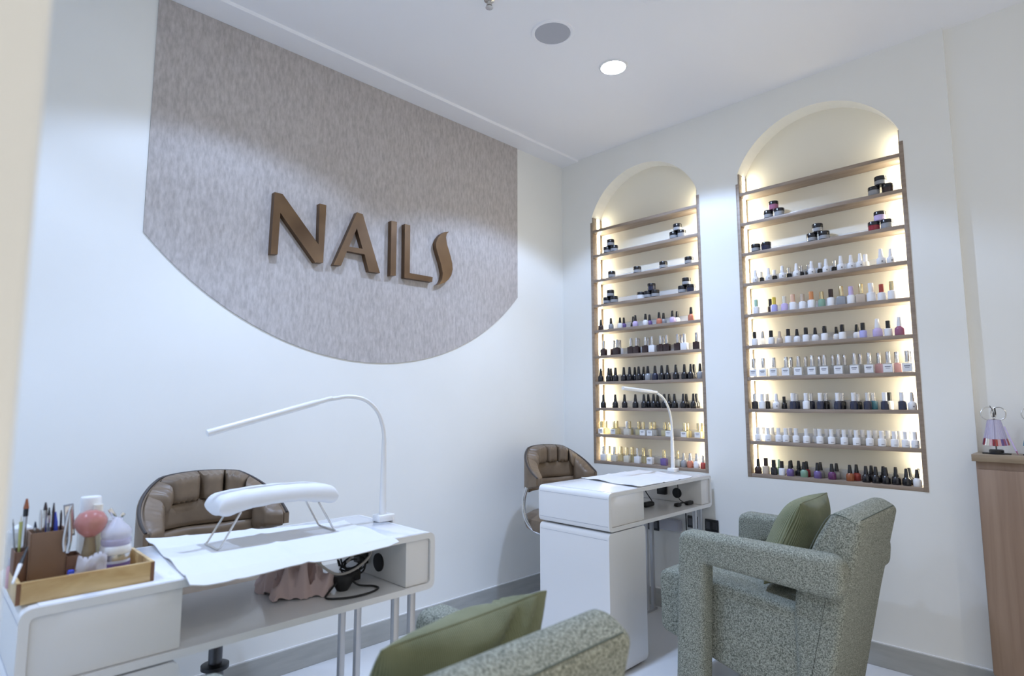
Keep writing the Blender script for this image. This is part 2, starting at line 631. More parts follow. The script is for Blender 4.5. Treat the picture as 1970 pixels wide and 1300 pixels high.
# ------------------------------------------------------------------ arched shelving
SHZ = [2.278, 2.110, 1.943, 1.778, 1.611, 1.445, 1.278, 1.112, .946, .780]
TH = .018
NNAME = ['corner niche', 'armchair niche']
NLAB = ['arched wooden wall shelving beside the room corner, filled with mostly black bottles', 'arched wooden wall shelving above the green armchair, filled with mostly white bottles']
for ni, (x0, x1, zs, sag) in enumerate(NICHES):
    r = empty('display_shelving', (x0, 0, ZB), NLAB[ni], 'shelving', 'arched display niches')
    w = x1 - x0
    for xa in (0, w - TH):
        MB().b2((xa, -.003, 0), (xa + TH, ND - .001, ZT - ZB), .001).build('side_panel', 'shelf_wood', r)
    for xa in (.0115, w - .0145 - (TH - .0145)):
        MB().b2((xa, .004, ZT - ZB), (xa + (TH - .0115 if xa < .1 else TH - .0145), ND - .001, zs - .003 - ZB)).build('upper_liner', 'shelf_wood', r)
    for z in SHZ:
        zz = z - ZB
        MB().b2((TH, -.001, zz - TH / 2), (w - TH, ND - .001, zz + TH / 2), .001).build('shelf', 'shelf_wood', r)
    for xa in (TH, w - TH - .0025):
        bm = MB()
        zl = [z - ZB for z in SHZ][::-1]
        for za, zb in zip(zl, zl[1:] + [zs - .004 - ZB + TH / 2]):
            bm.b2((xa, .048, za + TH / 2), (xa + .0025, .072, zb - TH / 2))
        bm.build('light_strip', 'led', r)

# bottles and jars ------------------------------------------------------------
def proto(bm, name):
    o = bm.build(name)
    COL.objects.unlink(o)
    return o.data


def slot(o, m):
    o.material_slots[0].link = 'OBJECT'
    o.material_slots[0].material = m


def mesh_of(bm, name):
    me = proto(bm, name)
    me.materials.append(None)
    return me


ME = {
    'round_body': mesh_of(MB().lathe([(0, 0), (.0155, 0), (.017, .002), (.017, .022), (.0155, .028), (.009, .034), (.007, .037)], 20), 'round_body'),
    'taper_cap': mesh_of(MB().lathe([(.0095, .034), (.0095, .038), (.0085, .046), (.0065, .068), (.005, .0695), (0, .07)], 16), 'taper_cap'),
    'cyl_body': mesh_of(MB().lathe([(0, 0), (.0145, 0), (.016, .0015), (.016, .031), (.014, .034), (.008, .036)], 20), 'cyl_body'),
    'straight_cap': mesh_of(MB().lathe([(.0095, .0345), (.0095, .069), (.0085, .070), (0, .0702)], 16), 'straight_cap'),
    'square_body': mesh_of(MB().box((0, 0, .0185), (.038, .026, .037), .003, 2).box((0, 0, .039), (.016, .014, .006), .001), 'square_body'),
    'square_label': mesh_of(MB().box((0, -.0133, .018), (.034, .0006, .030)), 'square_label'),
    'label_print': mesh_of(MB().box((0, -.0138, .0245), (.022, .0006, .0035)).box((0, -.0138, .018), (.016, .0006, .0016)), 'label_print'),
    'tall_cap': mesh_of(MB().lathe([(.0095, .040), (.009, .0815), (.0082, .0825), (0, .083)], 16), 'tall_cap'),
    'logo_dot': mesh_of(MB().cyl((0, -.0170, .013), (0, -.0176, .013), .0032, 12), 'logo_dot'),
    'body_print': mesh_of(MB().box((0, -.0160, .010), (.012, .0008, .0018)), 'body_print'),
    'jar_body': mesh_of(MB().lathe([(0, 0), (.0215, 0), (.023, .002), (.023, .020), (.021, .0215)], 24), 'jar_body'),
    'jar_lid': mesh_of(MB().lathe([(.0238, .0205), (.0238, .032), (.0225, .0338), (0, .034)], 24), 'jar_lid'),
    'jar_label': mesh_of(MB().lathe([(.0233, .004), (.0233, .017)], 24), 'jar_label'),
}
ORD = 'first second third fourth fifth sixth seventh eighth ninth tenth eleventh twelfth thirteenth fourteenth fifteenth sixteenth seventeenth eighteenth nineteenth twentieth twenty-first twenty-second twenty-third twenty-fourth twenty-fifth twenty-sixth twenty-seventh twenty-eighth twenty-ninth thirtieth'.split()
SHN = ['top', 'second', 'third', 'fourth', 'fifth', 'sixth', 'seventh', 'eighth', 'ninth', 'bottom']


def put(me, name, m, parent, s=1., h=None):
    o = bpy.data.objects.new(name, ME[me])
    COL.objects.link(o)
    slot(o, M[m])
    o.parent = parent
    o.scale = (s, s, h or s)
    return o


def bottle(loc, kind, body, cap, s=1., rz=0., h=None):
    h = h or s
    r = empty('polish_bottle', loc, None, 'bottle')
    r.rotation_euler.z = rz
    bodies = {'r': 'round_body', 'c': 'cyl_body', 'C': 'cyl_body', 'q': 'square_body', 'Q': 'square_body', 'd': 'round_body'}
    caps = {'r': 'taper_cap', 'd': 'taper_cap', 'c': 'straight_cap', 'C': 'straight_cap', 'q': 'tall_cap', 'Q': 'tall_cap'}
    put(bodies[kind], 'bottle_body', 'pt_' + body, r, s, h)
    put(caps[kind], 'cap', 'pt_' + cap, r, s, h)
    if kind == 'd':
        put('logo_dot', 'logo', 'print', r, s, h)
    if kind == 'C':
        put('body_print', 'printed_line', 'print', r, s, h)
    if kind == 'Q':
        l = put('square_label', 'paper_label', 'pt_white', r, s, h)
        p = put('label_print', 'label_print', 'print', l)
    return r


JS, JH = 1.05, 1.28


def jar(loc, lid, body, s=1., lab=None):
    r = empty('gel_jar', loc, None, 'jar')
    put('jar_body', 'jar_body', 'pt_' + body, r, JS, JH)
    put('jar_lid', 'lid', 'pt_' + lid, r, JS, JH)
    put('jar_label', 'label_band', 'pt_' + (lab or 'grey'), r, JS, JH)
    return r


Z1 = lambda x: 1120 + x * .2462
Z2 = lambda x: 1120 + x * .277
Z3 = lambda x: 1400 + x * .2923
Z4 = lambda x: 1400 + x * .2154
Z5 = lambda x: 1400 + x * .2132
F, B = .026, .066                          # front and rear row distances from the wall face


def shelf_x(px, ni, si, y):
    # the column px of the photograph, on the shelf top of that niche, at depth y
    z = SHZ[si] + TH / 2
    x0, x1 = NICHES[ni][0] + TH, NICHES[ni][1] - TH
    lo, hi = x0, x1
    for _ in range(40):
        mid = (lo + hi) / 2
        v = Vector((mid, y, z + .02)) - CAM
        p = 985 + FPX * v.dot(rt) / v.dot(fw)
        if p < px:
            lo = mid
        else:
            hi = mid
    return (lo + hi) / 2


rows = {}


def spread_row(xs, ni, rad):
    """keep neighbours of one row from sharing space"""
    x0, x1 = NICHES[ni][0] + TH + .006, NICHES[ni][1] - TH - .006
    xs = [min(max(x, x0 + rad), x1 - rad) for x in xs]
    for _ in range(60):
        for i in range(len(xs) - 1):
            g = xs[i + 1] - xs[i]
            if g < 2 * rad:
                d = (2 * rad - g) / 2
                xs[i] -= d
                xs[i + 1] += d
        xs = [min(max(x, x0 + rad), x1 - rad) for x in xs]
    return xs


NC = {'pt': 1}
CNAME = dict(wine='wine red', amber='yellow tinted clear', cream='cream', navy='navy', beige='beige', lilac='pale lilac', plum='plum')


def cn(c):
    return CNAME.get(c, c)


ROWH = {(0, 4): 1.04, (0, 5): 1.16, (0, 6): 1.24, (0, 7): 1.20, (0, 8): 1., (0, 9): 1.15, (1, 3): 1., (1, 4): 1.10, (1, 5): 1.02, (1, 6): 1.17, (1, 7): 1.12, (1, 8): 1., (1, 9): 1.06}


def put_row(ni, si, Zf, items):
    """items: (x in the crop, kind, body, cap, scale, 'F' or 'B')"""
    z = SHZ[si] + TH / 2
    rh = ROWH[ni, si]
    rw = 1 + (rh - 1) * .35
    made = []
    for rowk, y in (('F', F), ('B', B)):
        its = sorted([i for i in items if i[5] == rowk], key=lambda i: i[0])
        if not its:
            continue
        rad = max({'q': .0195, 'Q': .0195}.get(i[1], .0175) * i[4] * rw for i in its)
        xs = spread_row([shelf_x(Zf(i[0]), ni, si, y) for i in its], ni, rad + .0003)
        for i, x in zip(its, xs):
            rz = 0. if i[1] in 'qQdC' else random.uniform(-.3, .3)
            if i[1] in 'dC':
                rz = .45
            made.append((x, i, bottle((x, y, z), i[1], i[2], i[3], i[4] * rw, rz, i[4] * rh), rowk))
    made.sort(key=lambda t: t[0])
    for k, (x, i, o, rowk) in enumerate(made):
        sh = 'bottom shelf' if si == 9 else SHN[si] + ' shelf'
        o['label'] = '%s bottle with %s cap, %s from corner end, %s of %s' % (cn(i[2]), cn(i[3]), ORD[k], sh, NNAME[ni])
        o['group'] = 'bottles on %s of %s' % (sh, NNAME[ni])


def put_jars(ni, si, Zf, stacks):
    """stacks: ([bottom x...], top x or None, colours)"""
    z = SHZ[si] + TH / 2
    sh = SHN[si] + ' shelf'
    nth = ['nearest-corner', 'middle', 'far']
    for k, (bots, top, cols) in enumerate(stacks):
        xs = spread_row([shelf_x(Zf(b), ni, si, F + .004) for b in bots], ni, .0255)
        wh = 'stack' if top else ('pair' if len(bots) > 1 else 'single')
        for j, x in enumerate(xs):
            o = jar((x, F + .004, z), 'black', cols[j], 1., cols[j] if cols[j] != 'black' else 'grey')
            if len(bots) > 1:
                o['label'] = '%s gel jar, corner side of %s %s from corner end, %s of %s' % (cols[j], ORD[k], wh, sh, NNAME[ni]) if j == 0 else '%s gel jar, armchair side of %s %s from corner end, %s of %s' % (cols[j], ORD[k], wh, sh, NNAME[ni])
                if j == 0 or j == len(xs) - 1:
                    pass
                else:
                    o['label'] = '%s gel jar, middle bottom of %s %s from corner end, %s of %s' % (cols[j], ORD[k], wh, sh, NNAME[ni])
            else:
                o['label'] = '%s gel jar standing alone, %s from corner end, %s of %s' % (cols[j], ORD[k], sh, NNAME[ni])
            o['group'] = 'gel jars on %s of %s' % (sh, NNAME[ni])
        if top:
            o = jar(((xs[-1] + xs[-2]) / 2, F + .004, z + .034 * JH + .0002), 'black', cols[-1], 1., cols[-1] if cols[-1] != 'black' else 'grey')
            o['label'] = '%s gel jar on top of %s stack from corner end, %s of %s' % (cols[-1], ORD[k], sh, NNAME[ni])
            o['group'] = 'gel jars on %s of %s' % (sh, NNAME[ni])


put_jars(0, 1, Z1, [([195, 250], 225, ['black', 'black', 'black']), ([715, 778], 745, ['black', 'grey', 'black'])])
put_jars(0, 2, Z1, [([230], None, ['black']), ([430], None, ['black']), ([635], None, ['black']), ([835], None, ['black'])])
put_jars(0, 3, Z1, [([193, 250], 228, ['black', 'black', 'black']), ([470, 515, 560], 508, ['white', 'black', 'black', 'navy']), ([783, 850], 818, ['black', 'navy', 'black'])])
put_jars(1, 1, Z3, [([267, 340], 297, ['black', 'grey', 'magenta']), ([963, 1055], 1012, ['grey', 'brown', 'black'])])
put_jars(1, 2, Z3, [([185, 253], None, ['black', 'navy']), ([555, 635], 593, ['black', 'black', 'black']), ([963, 1048], 1018, ['wine', 'grey', 'lilac'])])

BK = lambda x, b='black', s=1., row='F', k='r', c='black': (x, k, b, c, s, row)
put_row(0, 4, Z2, [BK(130, 'brown'), BK(200, 'grey'), BK(263, 'white', .95), BK(289, 'violet', 1, 'B'), BK(355, 'black', 1, 'B'), BK(369, 'lilac'), BK(440, 'white'), BK(468, 'violet', 1, 'B'), BK(535, 'coral'), BK(566, 'grey', 1, 'B'), BK(628, 'lilac'), BK(660, 'white', 1, 'B'), BK(758, 'coral', 1.1)])
SV = lambda x, b='brown', s=1., row='F', k='q', c='silver': (x, k, b, c, s, row)
put_row(0, 5, Z2, [SV(150), SV(222, row='B'), SV(243), SV(262, 'white', row='B'), SV(345), SV(374), SV(393, 'white', row='B'), SV(442), SV(462, row='B'), SV(487, 'white'), SV(552), SV(566, row='B'), SV(584), SV(668), SV(690, row='B'), SV(708, 'white'), SV(797)])
put_row(0, 6, Z2, [BK(130, 'black'), BK(184), BK(232), BK(290), BK(330), BK(366, row='B'), BK(393, 'black'), BK(428, row='B'), BK(457, 'grey', c='black'), BK(507, 'navy'), BK(556), BK(592), BK(652), BK(712, 'black'), BK(757), BK(778, row='B'), BK(825, 'grey'), BK(200, 'black', 1, 'B')])
put_row(0, 7, Z2, [BK(147), BK(230), BK(295), BK(370), BK(430), BK(460, row='B'), BK(497), BK(525, row='B'), BK(573), BK(605, row='B'), BK(643), BK(705), BK(725, row='B'), BK(775), BK(795, row='B')])
GO = lambda x, b='amber', s=1., row='F', k='q', c='gold': (x, k, b, c, s, row)
put_row(0, 8, Z2, [GO(132, k='Q'), GO(168, row='B'), GO(222, k='Q'), GO(243, row='B'), GO(312, 'clear', c='silver'), GO(330, row='B'), GO(395, row='B'), GO(425, 'clear', k='Q'), GO(475, 'clear', k='Q'), GO(503, 'clear', row='B'), GO(575, row='B'), GO(605, 'clear', k='Q'), GO(712, k='Q'), GO(733, row='B'), GO(808, k='Q'), GO(838, row='B')])
put_row(0, 9, Z2, [GO(150, 'white', .95, c='silver'), GO(190, 'amber', .95, 'B'), GO(224, 'cream', .95, c='silver'), GO(272, 'amber', .95, 'B'), GO(312, 'cream', .95), GO(350, 'amber', .95, 'B'), GO(386, 'white', .95, c='silver'), GO(428, 'amber', .95, 'B'), GO(473, 'white', .95, k='Q'), GO(570, 'violet', .95), GO(675, 'cream', .95), GO(715, 'grey', 1, k='r', c='silver'), GO(762, 'coral', 1, k='r', c='silver'), GO(796, 'white', 1, k='r', c='silver'), GO(848, 'red', .9, k='r', c='silver')])
WD = lambda x, s=1.0, row='F': (x, 'd', 'white', 'white', s, row)
SB = lambda x, row='B', s=.9, b='black', c='silver': (x, 'c', b, c, s, row)
put_row(1, 3, Z4, [WD(248), WD(365), WD(488), WD(615), WD(750), WD(880), WD(1012, 1.05), WD(1108), WD(1178), WD(1370, 1.1), WD(1458), SB(302), SB(418, c='white'), SB(548), SB(672), SB(706), SB(828, c='white'), SB(955), SB(1232, b='white', c='white', s=1.)])
C_ = lambda x, b, c, s=1., row='F', k='c': (x, k, b, c, s, row)
put_row(1, 4, Z4, [C_(255, 'white', 'mint'), C_(382, 'brown', 'black', 1., 'B'), C_(415, 'lavender', 'yellow'), C_(515, 'lilac', 'cream'), C_(577, 'white', 'peach', 1.05), C_(670, 'white', 'beige'), C_(748, 'white', 'orange', 1.08), C_(845, 'green', 'gold'), C_(920, 'white', 'brown', 1.08), C_(1032, 'grey', 'gold', 1., 'F', 'q'), C_(1103, 'white', 'lilac', 1.1), C_(1205, 'beige', 'gold', 1., 'F', 'q'), C_(1275, 'white', 'white', 1.15), C_(1360, 'white', 'red'), C_(1467, 'white', 'gold', 1.1)])
R_ = lambda x, b, c='black', s=1., row='F', k='r': (x, k, b, c, s, row)
put_row(1, 5, Z4, [R_(255, 'white', k='c'), R_(337, 'clear', 'silver'), R_(398, 'white', k='c'), R_(460, 'beige', 'beige', .9), R_(517, 'white', k='c'), R_(610, 'white', s=.95), R_(692, 'white', k='c'), R_(793, 'white', s=.95), R_(857, 'white', k='c'), R_(972, 'white', s=.95, row='B'), R_(1025, 'white', k='c'), R_(1155, 'white', row='B'), R_(1210, 'lavender', k='c'), R_(1350, 'lilac', 'white', 1.2), R_(1425, 'white', k='c'), R_(1538, 'magenta', 'white', 1.2)])
put_row(1, 6, Z4, [(x, 'Q', 'clear', 'silver', 1., 'F') for x in (220, 320, 415, 525, 635, 757, 868, 995, 1138, 1268, 1437, 1610)] + [(x, 'q', c, 'silver', 1., 'B') for x, c in ((570, 'clear'), (700, 'clear'), (825, 'clear'), (945, 'clear'), (1050, 'clear'), (1190, 'clear'), (1355, 'pink'), (1515, 'pink'), (1650, 'clear'))])
put_row(1, 7, Z5, [C_(233, 'black', 'silver'), C_(305, 'white', 'white'), C_(355, 'black', 'white', 1., 'B'), C_(440, 'white', 'white', 1, 'F', 'd'), C_(510, 'black', 'black', .8, 'B'), C_(590, 'navy', 'white'), C_(622, 'navy', 'silver', 1, 'B'), C_(710, 'white', 'white'), C_(755, 'navy', 'silver', 1., 'B'), C_(838, 'navy', 'white'), C_(888, 'black', 'silver', 1., 'B'), C_(995, 'navy', 'white'), C_(1035, 'black', 'silver', 1, 'B'), C_(1140, 'navy', 'white'), C_(1180, 'black', 'silver', .95, 'B'), C_(1265, 'navy', 'silver'), C_(1318, 'teal', 'silver', 1, 'B'), C_(1420, 'navy', 'white'), C_(1460, 'white', 'black', 1., 'B'), C_(1577, 'navy', 'white'), C_(1690, 'white', 'silver', 1, 'F', 'd')])
put_row(1, 8, Z5, [(x, 'C', 'white', 'white', 1., 'F') for x in (275, 365, 460, 525, 618, 712, 832, 938, 1052, 1163, 1282, 1392, 1508, 1615, 1720)] + [(x, 'c', 'clear', 'white', 1., 'B') for x in (320, 405, 565, 795, 895, 1000, 1108, 1220, 1335, 1450, 1560, 1665)])
put_row(1, 9, Z5, [BK(240, 'brown'), R_(315, 'beige', 'brown', 1.1, k='c'), R_(370, 'black', 'black', 1., k='c'), R_(425, 'white', 'black', .95, k='c'), R_(465, 'green', 'mint', 1., row='B'), BK(546, 'violet'), BK(580, 'white', row='B'), BK(637, row='B'), BK(690, 'green'), BK(714, 'wine', row='B'), BK(812, 'violet'), BK(840, 'grey', row='B'), BK(942, 'plum'), BK(985, 'grey', row='B'), BK(1105, 'rust'), BK(1165, 'red', row='B'), BK(1258, 'black'), BK(1300, row='B'), BK(1352), BK(1408, row='B'), BK(1460), BK(1520, row='B'), BK(1602), BK(1645, row='B'), BK(1703), BK(1728, row='B'), BK(1757, 'white')])

# clear acrylic steps at the back of each stocked shelf
for ni in (0, 1):
    for si in range(1, 10):
        x0, x1 = NICHES[ni][0] + TH + .03, NICHES[ni][1] - TH - .03
        hgt = .030 if si in (1, 2) else .045
        o = MB().b2((x0, .086, SHZ[si] + TH / 2), (x1, .0965, SHZ[si] + TH / 2 + hgt), .001).build('acrylic_riser', 'acrylic')
        tag(o, 'clear acrylic strip along the back of the %s shelf of %s' % (SHN[si], NNAME[ni]), 'display riser', 'acrylic strips at the back of the shelves')

# ------------------------------------------------------------------ manicure desks
DH, DL0 = .765, .600                        # top, underside of the drawer box


def rrect(y0, y1, z0, z1, r, seg=6):
    return roundpoly([(y0, z0), (y1, z0), (y1, z1), (y0, z1)], r, seg)


def make_desk(x0, x1, y0, y1, label, top, cabdepth):
    r = empty('manicure_desk', (x0, y0, 0), label, 'desk', 'white manicure desks')
    w, L = x1 - x0, y1 - y0
    bm = MB()
    o_, i_ = rrect(0, L, DL0, DH, .026), rrect(.017, L - .017, DL0 + .017, DH - .017, .013)
    n = len(o_)
    V = lambda p, x: bm.bm.verts.new((x, p[0], p[1]))
    of, inf, ob, ib = [V(p, w) for p in o_], [V(p, w) for p in i_], [V(p, 0) for p in o_], [V(p, 0) for p in i_]
    for k in range(n):
        k2 = (k + 1) % n
        bm.bm.faces.new((of[k], of[k2], inf[k2], inf[k]))
        bm.bm.faces.new((ob[k], ib[k], ib[k2], ob[k2]))
        bm.bm.faces.new((of[k], ob[k], ob[k2], of[k2]))
        bm.bm.faces.new((inf[k], inf[k2], ib[k2], ib[k]))
    bm.build('box_frame', 'white_lacquer', r)
    MB().b2((.012, .030, DH), (w - .004, L - .03, DH + .0015), .0005).build('top_sheet', top, r)
    MB().b2((.008, .018, DL0 + .018), (w - .008, .285, DH - .018), .002).build('drawer_box', 'white_satin', r)
    MB().b2((.008, L - .100, DL0 + .018), (w - .008, L - .018, DH - .018), .002).build('end_panel', 'white_satin', r)
    for zz in (DH - .026, DL0 + .024):
        MB().b2((.006, -.0006, zz - .0008), (w - .006, .001, zz + .0008)).build('joint_line', 'speaker_mesh', r)
    MB().b2((.010, .0014, DL0 - .034), (w - .010, .003, DL0 - .0325)).build('joint_line', 'speaker_mesh', r)
    pr = rrect(.002, cabdepth, .012, DL0 - .006, .022)
    MB().prism(pr, 0, .004, w - .004).build('pedestal', 'white_lacquer', r)
    MB().b2((.02, .02, 0), (w - .02, cabdepth - .03, .014)).build('plinth', 'black_plastic', r)
    for xx in (.060, w - .045):
        for yy in (L - .110, L - .052):
            MB().b2((xx - .009, yy - .009, .012), (xx + .009, yy + .009, DL0 + .002), .001).build('leg', 'leg_metal', r)
        MB().b2((xx - .012, L - .130, 0), (xx + .012, L - .030, .012), .002).build('foot', 'leg_metal', r)
    ye = L - .100
    MB().cyl((w - .150, ye, .665), (w - .150, ye - .004, .665), .027, 32).build('cable_grommet', 'black_rubber', r)
    MB().box((w - .235, ye - .012, .676), (.055, .024, .052), .004).build('power_socket', 'black_plastic', r)
    return r


D1 = (.705, 1.110, -2.926, -1.943)
D2 = (.640, 1.045, -.958, -.022)
make_desk(*D1, 'white manicure desk with the wooden tray and padded hand rest on it', 'white_marble', .285)
make_desk(*D2, 'white manicure desk standing against the shelving wall beside the corner', 'white_lacquer', .285)
ZD = DH + .0015


def sheet(fn, nu, nv, th, name, m):
    """thin cloth: fn(u, v) -> top point; thickness th downwards"""
    bm = MB()
    T = [[Vector(fn(i / nu, j / nv)) for j in range(nv + 1)] for i in range(nu + 1)]
    tv = [[bm.bm.verts.new(p + Vector((0, 0, th))) for p in r] for r in T]
    bv = [[bm.bm.verts.new(p) for p in r] for r in T]
    for i in range(nu):
        for j in range(nv):
            bm.bm.faces.new((tv[i][j], tv[i + 1][j], tv[i + 1][j + 1], tv[i][j + 1]))
            bm.bm.faces.new((bv[i][j], bv[i][j + 1], bv[i + 1][j + 1], bv[i + 1][j]))
    for i in range(nu):
        bm.bm.faces.new((tv[i][0], bv[i][0], bv[i + 1][0], tv[i + 1][0]))
        bm.bm.faces.new((tv[i][nv], tv[i + 1][nv], bv[i + 1][nv], bv[i][nv]))
    for j in range(nv):
        bm.bm.faces.new((tv[0][j], tv[0][j + 1], bv[0][j + 1], bv[0][j]))
        bm.bm.faces.new((tv[nu][j], bv[nu][j], bv[nu][j + 1], tv[nu][j + 1]))
    return bm.build(name, m)


def towel(c00, c10, c11, c01, edge_x, zt, hang, folds, amp, name, label, cat, seed=0.):
    """quad by its corners in plan: 0 = wall side, 1 = customer side; hangs over edge_x"""
    c = [Vector((*p, 0)) for p in (c00, c10, c11, c01)]

    def fn(u, v):
        p = (c[0] * (1 - u) + c[1] * u) * (1 - v) + (c[3] * (1 - u) + c[2] * u) * v
        z = zt + .0006
        nz = noise.noise(Vector((p.x * 9 + seed, p.y * 7, seed)))
        z += amp * max(0, nz) * 1.2
        for fv, fh in folds:
            d = (v - fv) / .018
            z += fh * math.exp(-d * d)
        z += .004 * max(0., (abs(v - .5) - .44) / .06) * (1 + .7 * math.sin(p.x * 31 + seed))
        if p.x > edge_x:
            e = p.x - edge_x
            z -= hang * (min(e / .06, 1.2)) ** 1.25
            z += .0015 * math.sin(p.y * 24 + seed)
            z += .002 if e < .01 else 0
        return (p.x, p.y, z)
    o = sheet(fn, 46, 60, .0022, name, 'towel')
    return tag(o, label, cat)


towel((.622, -2.600), (1.158, -2.645), (1.155, -2.105), (.800, -2.075), D1[1] - .001, ZD, .016, [(.5, .0035), (.18, .002)], .004, 'paper_towel', 'large white towel spread under the hand rest, hanging over the desk edge', 'towel', 3.1)
towel((.645, -.640), (1.043, -.735), (1.040, -.215), (.660, -.130), 2., ZD, .0, [(.45, .004), (.74, .003)], .004, 'paper_towel', 'white towel lying on the desk against the shelving wall', 'towel', 8.4)

# padded hand rest ------------------------------------------------------------
r = empty('hand_rest', (.865, -2.337, ZD + .0035), 'white padded hand rest on bent steel legs in the middle of the desk', 'hand rest')
LY = .172


def padf(sgn):
    def fn(u, v):
        a, b = math.sin(PI * (u - .5)), math.sin(PI * (v - .5))
        k = max(0., (1 - abs(a) ** 12) * (1 - abs(b) ** 6)) ** .40
        y = a * LY
        z = .106 + .010 * (1 - a * a)
        x = b * .062 * (1 - .08 * abs(a) ** 8)
        wr = .0028 * noise.noise(Vector((y * 34, x * 30, sgn * 3.)))
        if sgn > 0:
            z += (.032 + wr) * k
        else:
            z -= (.014 + .018 * abs(a) ** 2.2 + wr * 2.5 * abs(a)) * k
        return (x, y, z)
    return fn


MB().grid(padf(1), 44, 22).grid(padf(-1), 44, 22).build('pad', 'pad_cloth', r)
for sg in (-1, 1):
    yb, yt = sg * .168, sg * .112
    pts = [(-.042, yt, .092)] + [(-.046, yb - sg * .006, .007), (-.043, yb, .003)] + [(.047, yb, .003), (.050, yb - sg * .006, .007)] + [(.047, yt, .092)]
    pts = [Vector(p) for p in pts]
    MB().tube(pts, .0028, 8).build('leg', 'steel', r)


# desk lamps ------------------------------------------------------------------
def make_lamp(px, py, pts, bar0, bar1, label, jaw):
    r = empty('desk_lamp', (px, py, ZD), label, 'lamp', 'white gooseneck desk lamps')
    O = Vector((px, py, ZD))
    MB().b2((-.022, -.026, 0), (.022, jaw, .022), .004).b2((-.02, jaw - .002, -.05), (.02, jaw + .007, .021), .002).build('clamp', 'white_plastic', r)
    P = [Vector((0, 0, .024))] + [Vector(p) - O for p in pts]
    MB().tube([Vector((0, 0, .02)), P[1]], .0085, 14, rads=(.0118, .0076)).build('post', 'white_plastic', r)
    MB().tube(P[1:], .0066, 12, smooth=8).build('gooseneck', 'white_plastic', r)
    b0, b1 = Vector(bar0) - O, Vector(bar1) - O
    d = (b1 - b0).normalized()
    bm = MB()
    bm.tube([b0 - d * .05, b0], .0075, 12)
    bm.build('joint', 'white_plastic', r)
    MB().tube([b0, b0 + d * .004, b1 - d * .004, b1], .0095, 14).build('light_bar', 'white_plastic', r)
    return r


make_lamp(.865, -1.972, [(.865, -1.972, 1.035), (.865, -1.978, 1.075), (.865, -2.000, 1.125), (.865, -2.045, 1.162), (.865, -2.105, 1.174), (.865, -2.170, 1.166)], (.865, -2.215, 1.156), (.865, -2.530, 1.073), 'white gooseneck lamp arching over the desk with the wooden tray', .0295)
make_lamp(.830, -.045, [(.830, -.045, 1.01), (.830, -.052, 1.065), (.830, -.080, 1.130), (.830, -.130, 1.180), (.830, -.190, 1.205)], (.830, -.245, 1.213), (.830, -.520, 1.228), 'white gooseneck lamp clamped to the desk in front of the shelving', .0235)


